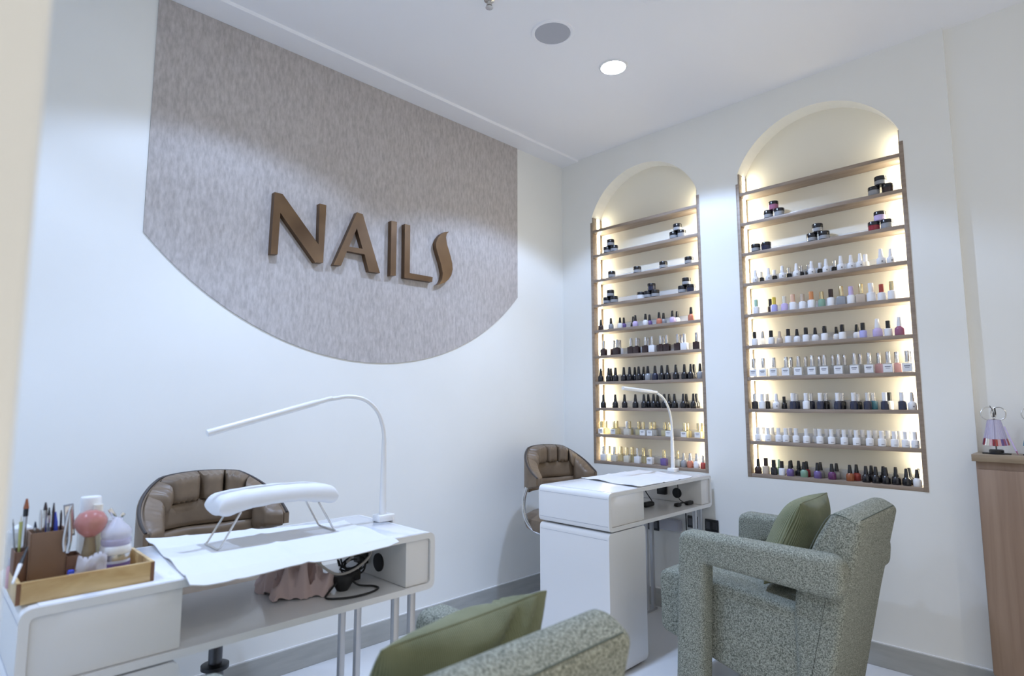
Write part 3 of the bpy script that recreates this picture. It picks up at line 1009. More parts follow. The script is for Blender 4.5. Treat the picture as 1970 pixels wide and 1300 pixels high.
# ------------------------------------------------------------------ brown work chairs
def make_chair(loc, rz, label):
    r = empty('work_chair', loc, label, 'chair', 'brown leather work chairs', rz)
    RX, RY = .175, .240

    def barrel(t, off):
        # t degrees from the back; off inwards
        a = math.radians(t)
        k = 1
        return Vector((-(RX - off) * math.cos(a) * (1 if abs(t) < 90 else 1.25) + .02, (RY - off) * math.sin(a) * (1 if abs(t) < 90 else 1), 0))

    def ztop(t):
        t = abs(t)
        if t < 34:
            return .905 - .008 * (t / 34) ** 2
        u = min(1, (t - 34) / 66)
        return .897 - .150 * u ** 1.15

    def zbot(t):
        t = abs(t)
        return .655 + .045 * min(1, (t / 100) ** 2)

    def pad(t0, t1, f0, f1, th, base=.012, pw=3.5, nu=16, nv=10):
        bm = MB()

        def mk(side):
            def fn(u, v):
                a, b = 2 * u - 1, 2 * v - 1
                k = max(0., (1 - abs(a) ** pw) * (1 - abs(b) ** pw)) ** .5
                t = t0 + (t1 - t0) * u
                z = f0(t) + (f1(t) - f0(t)) * v
                off = base + (th * k if side else -.014 * k)
                p = barrel(t, off)
                cr = .004 * math.sin(t * .9 + z * 40) * k
                return (p.x, p.y, z + cr)
            return fn
        bm.grid(mk(1), nu, nv).grid(mk(0), nu, nv)
        return bm

    c = lambda k: (lambda t: k)
    zlow = lambda t: .798
    for t0, t1 in ((-40, -2), (-2, 22), (22, 46)):
        pad(t0, t1, zlow, ztop, .056, pw=6.).build('head_cushion', 'leather', r)
    pad(-60, -40, lambda t: .80 - .05 * (abs(t) - 40) / 20, ztop, .060).build('corner_cushion', 'leather', r)
    pad(46, 62, lambda t: .80 - .05 * (abs(t) - 46) / 16, ztop, .060).build('corner_cushion', 'leather', r)
    pad(-100, -54, zbot, lambda t: ztop(t) - .003, .058, pw=4.5).build('side_cushion', 'leather', r)
    pad(54, 100, zbot, lambda t: ztop(t) - .003, .058, pw=4.5).build('side_cushion', 'leather', r)
    pad(-58, 58, c(.712), c(.812), .040, pw=5.).build('lumbar_cushion', 'leather', r)
    pad(-62, 62, c(.655), c(.720), .050, pw=5.).build('lower_cushion', 'leather', r)
    bm = MB()
    def shell(off):
        def fn(u, v):
            t = -99 + 198 * u
            p = barrel(t, off)
            z = zbot(t) + .006 + (ztop(t) - zbot(t) - .012) * v
            return (p.x, p.y, z)
        return fn
    nu, nv = 44, 4
    g = []
    for off in (.006, -.012):
        f = shell(off)
        g.append([[bm.bm.verts.new(f(i / nu, j / nv)) for j in range(nv + 1)] for i in range(nu + 1)])
    for gg in g:
        for i in range(nu):
            for j in range(nv):
                bm.bm.faces.new((gg[i][j], gg[i + 1][j], gg[i + 1][j + 1], gg[i][j + 1]))
    a, b = g
    for i in range(nu):
        for j in (0, nv):
            bm.bm.faces.new((a[i][j], a[i + 1][j], b[i + 1][j], b[i][j]))
    for i in (0, nu):
        for j in range(nv):
            bm.bm.faces.new((a[i][j], a[i][j + 1], b[i][j + 1], b[i][j]))
    bm.build('back_shell', 'leather', r)
    rim = MB()
    rim.tube([Vector((*barrel(-99 + 3.96 * k, -.004).xy, ztop(-99 + 3.96 * k) - .004)) for k in range(51)], .0055, 6)
    rim.build('piping', 'leather_edge', r)
    # seat
    MB().lathe([(0, .445), (.20, .447), (.235, .462), (.245, .49), (.238, .52), (.21, .535), (.10, .54), (0, .542)], 36, (.05, 0, 0), sx=1., sy=1.0).build('seat', 'leather', r)
    MB().b2((-.10, -.12, .425), (.20, .12, .447), .004).build('seat_plate', 'black_plastic', r)
    for sg in (-1, 1):
        MB().tube([Vector(p) for p in [(-.03, sg * .238, .69), (-.045, sg * .248, .62), (-.035, sg * .250, .54), (.0, sg * .225, .47), (.05, sg * .16, .436), (.08, sg * .10, .432)]], .011, 10, smooth=6).build('arm_bracket', 'chrome', r)
    MB().cyl((.05, 0, .11), (.05, 0, .27), .028, 20).build('lower_column', 'dark_metal', r)
    MB().lathe([(.030, .262), (.044, .266), (.044, .278), (.030, .282)], 24, (.05, 0, 0)).build('column_collar', 'black_plastic', r)
    MB().cyl((.05, 0, .27), (.05, 0, .426), .022, 20).build('gas_column', 'dark_metal', r)
    for k in range(5):
        a = 2 * PI * k / 5 + .3
        d = Vector((math.cos(a), math.sin(a), 0))
        MB().tube([Vector((.05, 0, .115)) + d * .02, Vector((.05, 0, .105)) + d * .12, Vector((.05, 0, .075)) + d * .25], .018, 8, rads=(.021, .012)).build('base_arm', 'dark_metal', r)
        s = Vector((-d.y, d.x, 0))
        q = Vector((.05, 0, .028)) + d * .245
        MB().cyl(q - s * .018, q + s * .018, .028, 16).b2(q + Vector((-.008, -.008, .026)), q + Vector((.008, .008, .052)), .002).build('castor', 'black_plastic', r)
    return r


make_chair((.34, -2.315, 0), math.radians(6), 'brown leather work chair behind the desk with the wooden tray')
make_chair((.335, -.435, 0), math.radians(-4), 'brown leather work chair in the room corner behind the far desk')


# ------------------------------------------------------------------ green armchairs
def make_armchair():
    ox, oy = 1.62, -.64
    r = empty('armchair', (ox, oy, 0))
    X = lambda pts: [(x - ox, z) for x, z in pts]

    def extr(pts, y0, y1, bev, name, m='tweed', rad=.02, wob=0.):
        bm = MB()
        bm.soft(roundpoly(X(pts), rad, 6), 1, y0 - oy, y1 - oy, bev)
        return bm.build(name, m, r)
    extr([(1.225, .235), (1.222, .475), (1.50, .472), (1.775, .435), (1.775, .085), (1.40, .190)], -.864, -.416, .018, 'seat', rad=[.03, .045, .02, .02, .02, .02])
    extr([(1.757, .066), (1.757, .42), (1.768, .50), (1.800, .590), (1.845, .690), (1.880, .750), (1.905, .785), (1.945, .789), (1.996, .758), (1.925, .46), (1.842, .066)], -.876, -.404, .024, 'backrest', rad=[.026, .02, .02, .02, .02, .03, .025, .03, .022, .03, .03])
    for y0, y1 in ((-.952, -.862), (-.418, -.328)):
        bm = MB()
        pl = X([(1.330, 0), (1.362, .660), (1.955, .652), (1.940, .512), (1.472, .546), (1.447, 0)])
        bm.soft(roundpoly(pl, [.004, .045, .075, .040, .014, .004], 8), 1, y0 - oy, y1 - oy, .026)
        bm.build('armrest', 'tweed', r)
    # stitched seam lines around the side of the backrest and the seat front
    for yy in (-.877, -.403):
        pl = X([(1.800, .592), (1.845, .692), (1.893, .770), (1.935, .775), (1.974, .752)])
        bm = MB().tube([Vector((x, yy - oy + (.004 if yy < -.6 else -.004), z)) for x, z in pl], .0018, 6, smooth=5)
        bm.build('seam', 'tweed_seam', r)
    MB().tube([Vector((1.984 - ox, -.850 - oy, .7645)), Vector((1.984 - ox, -.64 - oy, .765)), Vector((1.984 - ox, -.430 - oy, .7645))], .0018, 6, smooth=4).build('seam', 'tweed_seam', r)
    for yy in (-.80, -.48):
        MB().cyl((1.79 - ox, yy - oy, 0), (1.79 - ox, yy - oy, .09), .018, 16).build('foot', 'black_plastic', r)
    return r


ac = make_armchair()
tag(ac, 'green tweed armchair facing the desk beside the shelving wall', 'armchair', 'green tweed armchairs')
ac2 = copy_tree(ac)
ac2.location = (1.612, -2.422, 0)
tag(ac2, 'green tweed armchair in front, seen from behind its backrest', 'armchair')


def cushion(loc, rot, w, h, th, label, seed, crease):
    bm = MB()

    def mk(sg):
        def fn(u, v):
            a, b = math.sin(PI * (u - .5)), math.sin(PI * (v - .5))
            k = max(0., (1 - abs(a) ** 2.8) * (1 - abs(b) ** 2.8)) ** .62
            pin = (1 - .03 * (1 - abs(a) ** 2) * abs(b) ** 3) * (1 - .028 * abs(a) ** 16)
            pin2 = (1 - .02 * (1 - abs(b) ** 2) * abs(a) ** 3) * (1 - .028 * abs(b) ** 16)
            z = sg * th / 2 * k
            for (ca, cb, dx, dy, amp) in crease:
                d = (a - ca) * dx + (b - cb) * dy
                s = (a - ca) * -dy + (b - cb) * dx
                z += sg * amp * math.exp(-(d / .07) ** 2) * math.exp(-(s / .35) ** 2) * min(1, k * 2)
            z += .004 * noise.noise(Vector((a * 2.2 + seed, b * 2.2, sg))) * k
            return (a * w / 2 * pin2, b * h / 2 * pin, z)
        return fn
    bm.grid(mk(1), 40, 40).grid(mk(-1), 40, 40)
    r = empty('cushion', loc, label, 'cushion', 'green corduroy cushions')
    r.rotation_euler = rot
    bm.build('cover', 'corduroy', r)
    e = .998
    pts = []
    for k in range(96):
        t = k / 96 * 4
        s, f = int(t), t - int(t)
        a, b = [(-1 + 2 * f, -1), (1, -1 + 2 * f), (1 - 2 * f, 1), (-1, 1 - 2 * f)][s]
        pin = (1 - .03 * (1 - abs(a) ** 2) * abs(b) ** 3) * (1 - .028 * abs(a) ** 16)
        pin2 = (1 - .02 * (1 - abs(b) ** 2) * abs(a) ** 3) * (1 - .028 * abs(b) ** 16)
        pts.append(Vector((a * w / 2 * pin2 * e, b * h / 2 * pin * e, 0)))
    MB().tube(pts, .0022, 6, closed=True).build('piping', 'corduroy', r)
    return r


# local x = width (world y), local y = up the backrest, local z = towards the sitter
def crot(lean, yaw=0.):
    Rm = Matrix(((0, 0, -1), (-1, 0, 0), (0, 1, 0))).to_4x4()
    Ry = Matrix.Rotation(math.radians(lean), 4, 'Y')
    Rz = Matrix.Rotation(math.radians(yaw), 4, 'Z')
    return (Rz @ Ry @ Rm).to_euler()


cushion((1.690, -.612, .632), crot(25, 3), .36, .35, .165, 'green corduroy cushion on the armchair beside the shelving wall', 1.7, [])
cushion((1.694, -2.360, .617), crot(23, 2), .41, .35, .150, 'green corduroy cushion on the armchair in front', 5.2, [(-.40, .86, .62, .78, -.020), (-.58, .84, .55, .83, .014), (-.72, .86, .66, .75, -.018), (-.12, .90, .2, .97, .010)])

# ------------------------------------------------------------------ tray and its contents
TY0, TY1, TX0, TX1 = -2.930, -2.694, .900, 1.078
r = empty('wooden_tray', ((TX0 + TX1) / 2, (TY0 + TY1) / 2, ZD), 'shallow bamboo tray full of brushes and jars on the desk end', 'tray')
hx, hy, tt, th = (TX1 - TX0) / 2, (TY1 - TY0) / 2, .007, .042
MB().b2((-hx + .002, -hy + .002, .001), (hx - .002, hy - .002, .006)).build('tray_base', 'bamboo', r)
for nm, lo, hi in (('tray_side', (hx - tt, -hy + tt, 0), (hx, hy - tt, th)), ('tray_side', (-hx, -hy + tt, 0), (-hx + tt, hy - tt, th))):
    MB().b2(lo, hi, .001).build(nm, 'bamboo', r)
for nm, lo, hi in (('tray_end', (-hx, hy - tt, 0), (hx, hy, th)), ('tray_end', (-hx, -hy, 0), (hx, -hy + tt, th))):
    o = MB().b2(lo, hi, .001).build(nm, 'bamboo', r)
MB().b2((hx, hy - tt, .001), (hx + .0006, hy, th - .001)).build('joint_edge', 'bamboo_end', r)
MB().b2((hx, -hy, .001), (hx + .0006, -hy + tt, th - .001)).build('joint_edge', 'bamboo_end', r)
ZI = ZD + .0065


def px_at(px, py, x):
    p = onplane(px, py, 0, x)
    return p.y, p.z


def item(name, x, px, label, cat, group=None):
    y, z = px_at(px, 1080, x)
    return empty(name, (x, y, ZI), label, cat, group)


# brown desk organiser: tall cup in the middle, two low cups
XH = .985
yl, yr = px_at(50, 1080, XH)[0], px_at(121, 1080, XH)[0]
ztop = px_at(85, 1019, XH)[1]
r = empty('brush_holder', (XH, (yl + yr) / 2, ZI), 'brown leatherette brush holder with a tall middle cup in the tray', 'holder')
wy, hh = (yr - yl), ztop - ZI


def cup(y0, y1, x0, x1, h, name, m, par):
    bm = MB()
    t = .0025
    bm.b2((x0, y0, 0), (x1, y1, .003))
    for lo, hi in (((x0, y0, 0), (x1, y0 + t, h)), ((x0, y1 - t, 0), (x1, y1, h)), ((x0, y0 + t, 0), (x0 + t, y1 - t, h)), ((x1 - t, y0 + t, 0), (x1, y1 - t, h))):
        bm.b2(lo, hi, .0006)
    return bm.build(name, m, par, weld=False)


cup(-wy / 2, wy / 2, -.030, .030, hh, 'tall_cup', 'brown_card', r)
cup(wy / 2 + .001, wy / 2 + .026, -.020, .030, hh * .52, 'low_cup', 'brown_card_dark', r)
cup(-wy / 2 - .022, -wy / 2 - .001, -.034, .022, hh * .70, 'low_cup', 'brown_card_dark', r)
HX, HY = XH, (yl + yr) / 2


def stick(name, p0, p1, r0, r1, m, label, cat, tip=None, tipr=None, tiplen=.02, ferrule=None):
    """a brush or pen between two points; the tip is at the p1 end"""
    p0, p1 = Vector(p0), Vector(p1)
    d = (p1 - p0)
    L = d.length
    d.normalize()
    rt_ = empty(name, p0, label, cat, 'brushes and tools in the holder')
    MB().tube([Vector((0, 0, 0)), d * (L - tiplen)], r0, 8, rads=(r0, r1)).build('handle', m, rt_)
    if ferrule:
        MB().tube([d * (L - tiplen - .016), d * (L - tiplen)], r1 * 1.25, 8).build('ferrule', ferrule, rt_)
    if tip:
        MB().tube([d * (L - tiplen), d * (L - tiplen * .5), d * L], r1, 8, rads=(tipr or r1, (tipr or r1) * .35)).build('tip', tip, rt_)
    return rt_


def at(px, py, x):
    return onplane(px, py, 0, x)


zb = ZI + .004
TOOLS = [
    # name, base(px), top(px, py), depth x, radii, handle, label, tip...
    ('nail_brush', 88, (88, 966), .975, .0022, .0030, 'steel', 'thin steel handled nail brush with a dark tip in the tall cup', 'pt_brown', .0042, .016, 'steel'),
    ('nail_brush', 98, (104, 967), .990, .0020, .0026, 'pt_brown', 'slim dark brown nail brush leaning in the tall cup', 'pt_brown', .003, .02, None),
    ('nail_brush', 80, (79, 980), .995, .0024, .0028, 'pt_silver', 'silver nail brush with a clear handle in the tall cup', 'pt_silver', .0028, .015, None),
    ('nail_brush', 72, (68, 1003), .985, .0024, .0026, 'pt_navy', 'short navy nail brush low in the tall cup', 'pt_navy', .003, .012, 'steel'),
    ('nail_file', 107, (107, 984), .985, .0062, .0045, 'pt_blue', 'bright blue nail file in the tall cup', 'pt_blue', .004, .02, None),
    ('cuticle_pusher', 117, (118, 981), .978, .0022, .0022, 'pt_brown', 'dark cuticle pusher at the edge of the tall cup', 'pt_brown', .0024, .01, None),
    ('nail_brush', 93, (95, 976), .970, .0026, .0026, 'pt_grey', 'grey nail brush standing behind the others in the tall cup', 'pt_black', .003, .016, 'pt_silver'),
]
for nm, bpx, (tx, ty), x, ra, rb, m, lab, tip, tr, tl, fer in TOOLS:
    b = at(bpx, 1060, x)
    stick(nm, (x, b.y, zb), at(tx, ty, x), ra, rb, m, lab, 'brush' if nm == 'nail_brush' else 'manicure tool', tip, tr, tl, fer)
b = at(44, 1048, .975)
stick('nail_brush', (.975, b.y, zb), at(52, 959, .975), .0030, .0036, 'pt_silver', 'wide nail brush with a rust brown flat tip in the low cup', 'brush', 'pt_rust', .0052, .020, 'pt_black')
stick('nail_pen', (.968, at(40, 1060, .968).y, zb), at(41, 992, .968), .0036, .0032, 'pt_olive', 'yellow green pen standing in the low cup', 'pen', 'pt_cream', .002, .012)
stick('dotting_tool', (.962, at(37, 1060, .962).y, zb), at(25, 998, .962), .0016, .0016, 'pt_grey', 'thin grey dotting tool leaning out of the low cup', 'manicure tool', 'steel', .0016, .008)
# brush lying against the front of the tray
p0, p1 = at(24, 1122, 1.083), at(53, 1052, 1.022)
stick('nail_brush', p0, p1, .0022, .0040, 'pt_white', 'white and black brush leaning on the tray rim outside the holder', 'brush', 'black_rubber', .0042, .042)
# chrome clippers in front of the small cup
r = empty('nail_nippers', (1.018, at(131, 1060, 1.018).y, at(131, 1060, 1.018).z), 'shiny chrome nail nippers hooked on the low cup of the holder', 'manicure tool')
q = lambda px, py, x=1.018: at(px, py, x) - r.location
MB().tube([q(124, 1060), q(123, 1040), q(128, 1010), q(133, 985)], .004, 8, smooth=6).build('handle', 'chrome', r)
MB().tube([q(129, 1063), q(134, 1040), q(135, 1010), q(133, 985)], .004, 8, smooth=6).build('handle', 'chrome', r)
MB().tube([q(133, 985), q(138, 972)], .004, 8, rads=(.0045, .002)).build('jaw', 'chrome', r)
r = empty('mirror', (.945, at(133, 1000, .945).y, at(133, 1000, .945).z - .035), 'small square pocket mirror behind the chrome nippers', 'mirror')
MB().box((0, 0, .035), (.006, .018, .07), .001, rot=Matrix.Rotation(.10, 4, 'X')).build('frame', 'pt_grey', r)
MB().box((.0035, 0, .035), (.0008, .014, .062), rot=Matrix.Rotation(.10, 4, 'X')).build('glass', 'chrome', r)
# blue and white packet
r = empty('wipes_packet', (1.03, at(139, 1064, 1.03).y, ZI), 'small blue and white packet behind the clear pouch', 'packet')
MB().box((0, 0, .018), (.012, .012, .034), .003).build('packet', 'pt_blue', r)
MB().box((.0063, 0, .022), (.0006, .009, .012)).build('label_print', 'pt_white', r)


def lathe_thing(name, x, px, z0, parts, label, cat, sx=1.):
    rr = empty(name, (x, at(px, 1060, x).y, z0), label, cat)
    for nm, prof, m in parts:
        MB().lathe(prof, 32, sx=sx, sy=sx).build(nm, m, rr)
    return rr


# bottles and jars in the tray
lathe_thing('lotion_bottle', .930, 168, ZI, [('bottle', [(0, 0), (.020, 0), (.022, .003), (.022, .115), (.019, .125), (.014, .129)], 'clear_glass'), ('cap', [(.0205, .129), (.0205, .165), (.019, .169), (0, .1695)], 'white_plastic')], 'tall bottle with a wide white cap at the back of the tray', 'bottle')
lathe_thing('spray_bottle', .955, 183, ZI, [('bottle', [(0, 0), (.016, 0), (.017, .002), (.017, .115), (.008, .127)], 'yellow_glass'), ('cap', [(.0095, .127), (.0095, .152), (.0085, .154), (0, .154)], 'pt_cream')], 'slender bottle with a small cream cap beside the pink flask', 'bottle')
zb2 = at(171, 1031, .985).z - ZI
lathe_thing('pink_flask', .990, 171, ZI, [('stand', [(0, 0), (.014, 0), (.015, .002), (.015, .045), (.010, zb2)], 'amber_glass'), ('globe', [(0, zb2 - .002), (.012, zb2), (.024, zb2 + .011), (.031, zb2 + .026), (.031, zb2 + .036), (.023, zb2 + .050), (.010, zb2 + .056), (0, zb2 + .057)], 'pink_glass')], 'round pink and red flask above the clear pouch in the tray', 'flask')
# round jars: white and silver one below, lilac dome on top
XJ = 1.005
zj = ZI
r = lathe_thing('cream_jar', XJ, 222, zj, [('jar', [(0, 0), (.026, 0), (.029, .003), (.029, .036), (.027, .039)], 'frost_plastic'), ('silver_band', [(.0278, .0385), (.0278, .051), (.0268, .052)], 'steel'), ('lid', [(.0285, .0515), (.030, .054), (.030, .066), (.028, .069), (0, .0695)], 'white_plastic')], 'round white cosmetic jar with a silver band under the lilac dome', 'jar')
MB().lathe([(.0296, .018), (.0296, .033)], 32).build('print_band', 'pt_violet', r)
lathe_thing('glitter_jar', XJ, 222, zj + .0697, [('base', [(0, 0), (.026, 0), (.029, .004), (.029, .012), (.027, .014)], 'lilac_plastic'), ('dome', [(.027, .014), (.030, .022), (.028, .032), (.020, .041), (.012, .048), (.006, .056), (0, .059)], 'frost_plastic')], 'lilac pointed dome of a glitter jar standing on the white jar', 'jar')
r = empty('clip_tin', (.930, at(215, 1060, .930).y, ZI), 'tall clear tube holding chrome nail clips behind the dome', 'container')
MB().lathe([(0, 0), (.017, 0), (.018, .002), (.018, .112), (.0165, .114)], 24).build('tube', 'frost_plastic', r)
MB().box((-.002, -.004, .126), (.006, .010, .026), .002, rot=Matrix.Rotation(.5, 4, 'X')).build('clip', 'chrome', r)
MB().box((.0, .015, .118), (.006, .009, .016), .002, rot=Matrix.Rotation(-.6, 4, 'X')).build('clip', 'chrome', r)
# clear pouch in front
bm = MB()
yc, _ = px_at(174, 1080, 1.045)


def pouch(sg):
    def fn(u, v):
        a, b = 2 * u - 1, v
        k = max(0, (1 - abs(a) ** 3) * (1 - abs(2 * b - 1) ** 3)) ** .5
        return (1.045 + sg * .011 * k + .003 * noise.noise(Vector((a * 3, b * 4, sg))), yc + a * (.030 - .004 * b) + .004 * b, ZI + .001 + b * .062 + .004 * math.sin(a * 4))
    return fn


r = empty('clear_pouch', (0, 0, 0), 'crumpled clear plastic pouch with dark tips inside at the tray front', 'pouch')
bm.grid(pouch(1), 18, 14).grid(pouch(-1), 18, 14).build('pouch', 'frost_plastic', r)
MB().box((1.045, yc + .004, ZI + .026), (.006, .016, .034), .003).build('contents', 'pt_plum', r)
# cotton and glitter containers at the shaded end
lathe_thing('cotton_jar', .930, 38, ZI, [('jar', [(0, 0), (.021, 0), (.023, .003), (.025, .11), (.024, .112)], 'clear_glass'), ('cotton', [(0, .085), (.020, .086), (.022, .10), (.017, .118), (.008, .124), (0, .125)], 'towel')], 'clear jar of white cotton behind the brushes', 'jar')
lathe_thing('powder_jar', .945, 33, ZI, [('jar', [(0, 0), (.014, 0), (.0155, .002), (.0155, .040), (.012, .046)], 'pt_pink'), ('lid', [(.0135, .046), (.0135, .060), (0, .061)], 'frost_plastic')], 'small pale pink jar at the shaded tray corner', 'jar')

# ------------------------------------------------------------------ inside the desks
ZS = DL0 + .0172
# pink cloth
r0 = Vector((.90, -2.29, ZS))


def pinkf(u, v):
    a, b = 2 * u - 1, 2 * v - 1
    k = max(0, 1 - a * a) * max(0, 1 - b * b)
    n = noise.noise(Vector((a * 1.9, b * 2.3, 4.2)))
    n2 = abs(noise.noise(Vector((a * 3.1 + 3, b * 2.6, 1.2))))
    fold = abs(math.sin(4.1 * b + 2.3 * a + 2.2 * n))
    z = .125 * k ** .5 * (.45 + .45 * n) + .075 * (1 - fold) ** 1.5 * k ** .3 + .02 * n2
    return (r0.x + a * .085 * (1 + .3 * n) + .03 * b, r0.y + b * .066 * (1 + .35 * n2) + .012 * math.sin(5 * a), ZS + .0004 + min(max(z, 0), .126))


tag(sheet(pinkf, 40, 40, .003, 'pink_cloth', 'pink_cloth'), 'crumpled dusty pink cloth inside the desk with the hand rest', 'cloth')
# charger and cables, desk with the tray
r = empty('charger', (.985, -2.180, ZS), 'round black charger lying among cables inside the desk', 'charger')
MB().lathe([(0, 0), (.016, 0), (.027, .018), (.030, .034), (.026, .042), (0, .044)], 28).build('body', 'black_rubber', r)
MB().tube([Vector(p) for p in [(.01, -.02, .03), (.03, -.06, .012), (.05, -.075, .004), (.085, -.03, .004), (.09, .03, .004), (.07, .075, .004), (.04, .075, .004), (.02, .04, .010), (.005, .02, .03)]], .0030, 8, smooth=8).build('cable', 'black_rubber', r)
cab = empty('cable_bundle', (.93, -2.105, ZS), 'tangle of black cables hanging from the socket inside the desk', 'cables')
random.seed(11)
for k in range(6):
    pts = []
    ph = random.uniform(0, 6.28)
    rr = random.uniform(.018, .034)
    cx, cz = random.uniform(-.03, .015), random.uniform(.045, .075)
    for j in range(9):
        t = ph + j * .72
        pts.append(Vector((cx + .5 * rr * math.sin(t * 1.3), rr * 1.1 * math.cos(t) - .01, cz + rr * math.sin(t))))
    MB().tube(pts, .0027, 7, smooth=5).build('cable', 'black_rubber', cab)
MB().box((-.01, -.005, .018), (.05, .032, .030), .006).build('plug', 'black_rubber', cab)
g = MB().tube([Vector(p) for p in [(1.02, -2.290, ZS + .112), (1.03, -2.262, ZS + .085), (1.035, -2.235, ZS + .066), (1.035, -2.205, ZS + .060), (1.035, -2.170, ZS + .066), (1.03, -2.135, ZS + .080), (1.02, -2.110, ZS + .097), (1.0, -2.115, ZS + .108), (.985, -2.140, ZS + .095), (.97, -2.16, ZS + .07)]], .0035, 8, smooth=7).build('grey_cable', 'grey_cable')
tag(g, 'grey curved cable looping in front of the round charger', 'cable')
# desk against the shelving wall
r = empty('power_adapter', (.86, -.36, ZS), 'black power adapter with its cable beside the drawer box', 'adapter')
MB().box((0, 0, .012), (.034, .085, .023), .009, 3).build('body', 'black_rubber', r)
MB().tube([Vector(p) for p in [(0, .045, .012), (-.02, .07, .02), (-.03, .04, .06), (-.02, .0, .09), (-.01, -.04, .085), (-.02, -.08, .05)]], .0028, 7, smooth=6).build('cable', 'black_rubber', r)
r = empty('plug_adapter', (.985, -.205, ZS), 'black plug and coiled lead near the end panel of the far desk', 'adapter')
MB().box((0, .045, .010), (.026, .058, .019), .007, 3).box((-.015, -.045, .009), (.026, .04, .017), .006, 3).build('body', 'black_rubber', r)
MB().tube([Vector(p) for p in [(-.015, -.03, .012), (-.01, 0, .015), (0, .02, .012)]], .004, 7, smooth=4).build('cable', 'black_rubber', r)
MB().tube([Vector(p) for p in [(-.01, .01, .014), (-.05, .03, .03), (-.06, .04, .09), (-.06, .04, .13)]], .0022, 7, smooth=6).build('cable', 'black_rubber', r)

# ------------------------------------------------------------------ sockets and leads on the shelving wall
for x, z, lab in ((.668, .450, 'black wall socket under the far desk, beside its pedestal'), (.926, .498, 'black wall socket under the far desk, near its legs'), (1.030, .494, 'black wall socket just outside the far desk legs')):
    r = empty('wall_socket', (x, 0, z), lab, 'socket', 'black wall sockets')
    MB().b2((-.038, -.009, -.032), (.038, 0, .032), .003).build('plate', 'black_plastic', r)
    MB().b2((-.030, -.0105, -.018), (-.008, -.009, .018)).b2((.008, -.0105, -.018), (.030, -.009, .018)).build('outlet', 'dark_metal', r)
r = empty('extension_block', (.790, -.001, .470), 'grey and blue power block wrapped in clear plastic on the wall under the desk', 'power block')
MB().b2((-.066, -.040, -.034), (.066, 0, .030), .010, 3).build('wrap', 'frost_plastic', r)
MB().b2((-.055, -.030, -.022), (.055, -.004, .020), .004).build('block', 'pt_grey', r)
tag(MB().tube([Vector(p) for p in [(.905, -.055, DL0 - .002), (.905, -.050, .40), (.900, -.050, .25), (.900, -.055, .02)]], .0032, 8, smooth=6).build('hanging_cable', 'black_rubber'), 'thin black cable hanging to the floor behind the front armchair leg', 'cable')
tag(MB().tube([Vector(p) for p in [(.95, -.040, DL0 - .002), (.952, -.036, .56), (.940, -.018, .51)]], .0032, 8, smooth=6).build('hanging_cable', 'black_rubber'), 'short black cable running from the desk underside to a wall socket', 'cable')

# ------------------------------------------------------------------ wooden cabinet
CX0, CX1, CY = 2.206, 3.05, -.125
r = empty('wooden_cabinet', (CX0, .027, 0), 'narrow brown wooden cabinet against the recessed wall beside the armchair', 'cabinet')
cw, cdp = CX1 - CX0, CY - .027
MB().b2((0, cdp + .008, .13), (cw, -.001, .924), .001).build('carcass', 'cabinet_wood', r)
MB().b2((.012, cdp + .02, 0), (cw - .012, -.001, .13)).build('plinth', 'brown_card', r)
MB().b2((-.010, cdp - .012, .924), (cw + .01, -.001, .951), .001).build('cabinet_top', 'cabinet_edge', r)
for k in range(2):
    MB().b2((.003 + k * cw / 2, cdp - .006, .128), (cw / 2 - .002 + k * cw / 2, cdp + .0075, .893), .001).build('door', 'cabinet_wood', r)


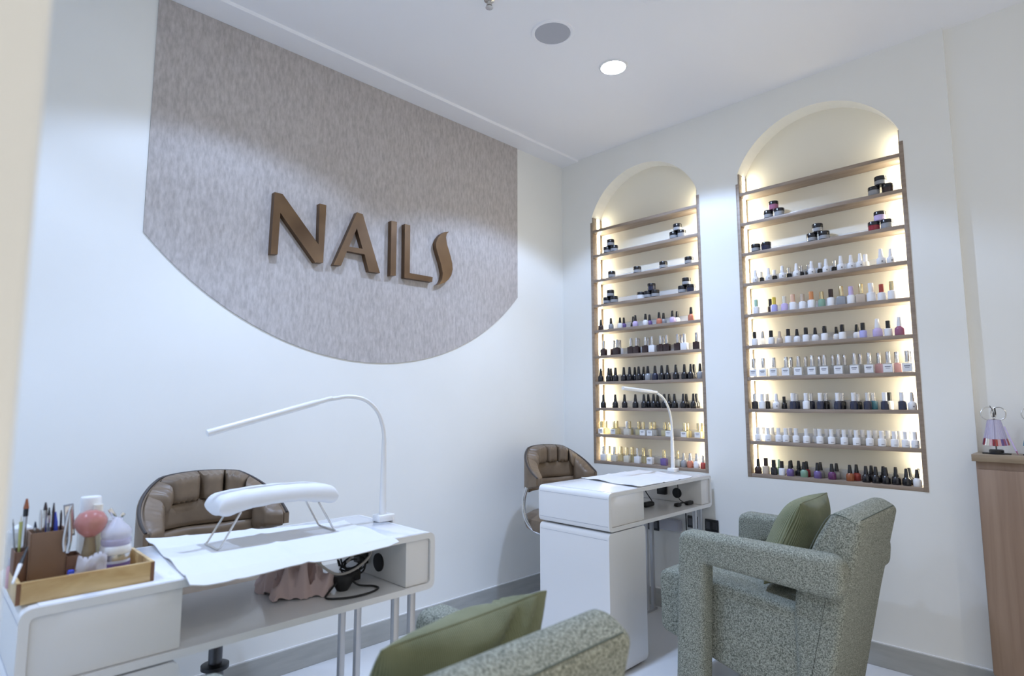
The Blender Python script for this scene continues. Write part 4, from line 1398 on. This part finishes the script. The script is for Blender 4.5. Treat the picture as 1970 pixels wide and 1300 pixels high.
def swatch(x, y, cols, label, seed):
    rr = empty('colour_swatch_fan', (x, y, .951), label, 'nail colour swatches', 'nail colour swatch fans on the cabinet')
    random.seed(seed)
    MB().lathe([(0, 0), (.026, 0), (.026, .003), (.021, .005), (.021, .013), (.018, .015), (0, .0155)], 24).b2((-.040, -.006, 0), (.040, .006, .004), .001).build('stand', 'black_plastic', rr)
    n = len(cols)
    apex = Vector((0, 0, .128))
    for k, c in enumerate(cols):
        f = k / (n - 1) * 2 - 1
        a = f * 1.25
        bot = Vector((.037 * math.sin(a) / math.sin(1.25), -.020 * math.cos(a) + .004, .026 + .004 * abs(f)))
        top = Vector((.018 * math.sin(a) / math.sin(1.25), -.009 * math.cos(a), .112))
        w0, w1 = .0020, .0036
        mid = bot + (top - bot) * .26
        for (p, q_, wa, wb, nm, m) in ((mid, top, .0034, w0, 'swatch_stick', 'lilac_plastic'), (bot, mid, w1, .0034, 'painted_tip', 'pt_' + c)):
            bm = MB()
            d = Vector((math.cos(a), math.sin(a), 0))
            nn = Vector((math.sin(a), -math.cos(a), 0)) * .0008
            v8 = [bm.bm.verts.new(v) for v in (p - d * wa - nn, p + d * wa - nn, q_ + d * wb - nn, q_ - d * wb - nn, p - d * wa + nn, p + d * wa + nn, q_ + d * wb + nn, q_ - d * wb + nn)]
            for fc in ((0, 1, 2, 3), (7, 6, 5, 4), (0, 4, 5, 1), (1, 5, 6, 2), (2, 6, 7, 3), (3, 7, 4, 0)):
                bm.bm.faces.new([v8[i] for i in fc])
            bm.build(nm, m, rr, smooth=False)
    for dx, tilt in ((-.014, .25), (.014, -.2)):
        pts = [Vector((dx + .021 * math.cos(t), .004 * math.sin(t) + tilt * .01 * math.cos(t), .132 + .021 * math.sin(t))) for t in [2 * PI * k / 28 for k in range(28)]]
        MB().tube(pts, .0018, 8, closed=True).build('ring', 'steel', rr)
    MB().b2((.004, -.008, .128), (.008, -.004, .150), .001).build('hinge', 'black_plastic', rr)
    MB().tube([Vector((-.008, -.002, .158)), Vector((.0, -.004, .14)), Vector((.004, -.005, .120))], .0012, 6, smooth=4).build('hinge', 'dark_metal', rr)
    MB().tube([Vector((0, 0, .014)), Vector((0, 0, .135))], .0022, 8).build('post', 'dark_metal', rr)
    rr.scale = (1.12, 1.12, 1.2)
    return rr


swatch(2.268, -.066, ['plum', 'wine', 'white', 'cream', 'pink', 'wine', 'red', 'pink', 'violet', 'magenta', 'lilac', 'red'], 'fan of nail colour swatches on silver rings standing at the cabinet end', 1)
swatch(2.392, -.066, ['teal', 'teal', 'red', 'magenta', 'pink', 'white', 'wine', 'plum', 'rust', 'coral'], 'fan of nail colour swatches cut by the picture edge, with teal tips', 2)
q0, q1 = Vector((2.336, -.105, .9545)), Vector((2.300, -.085, 1.06))
stick('nail_pen', q1, q0, .0022, .0030, 'pt_lilac', 'slim pale lilac brush leaning between the two swatch fans', 'brush', 'pt_magenta', .003, .014)['group'] = 'tools on the cabinet'

# ------------------------------------------------------------------ colour management
w = bpy.data.worlds.new('world')
SC.world = w
w.use_nodes = True
w.node_tree.nodes['Background'].inputs['Color'].default_value = (.98, .98, 1.0, 1)
w.node_tree.nodes['Background'].inputs['Strength'].default_value = .60
SC.view_settings.view_transform = 'Standard'
SC.view_settings.look = 'None'
SC.view_settings.exposure = .25
SC.view_settings.gamma = 1.
SC.view_settings.use_curve_mapping = False
SC.cycles.max_bounces = 10
SC.cycles.diffuse_bounces = 6
SC.cycles.transparent_max_bounces = 16
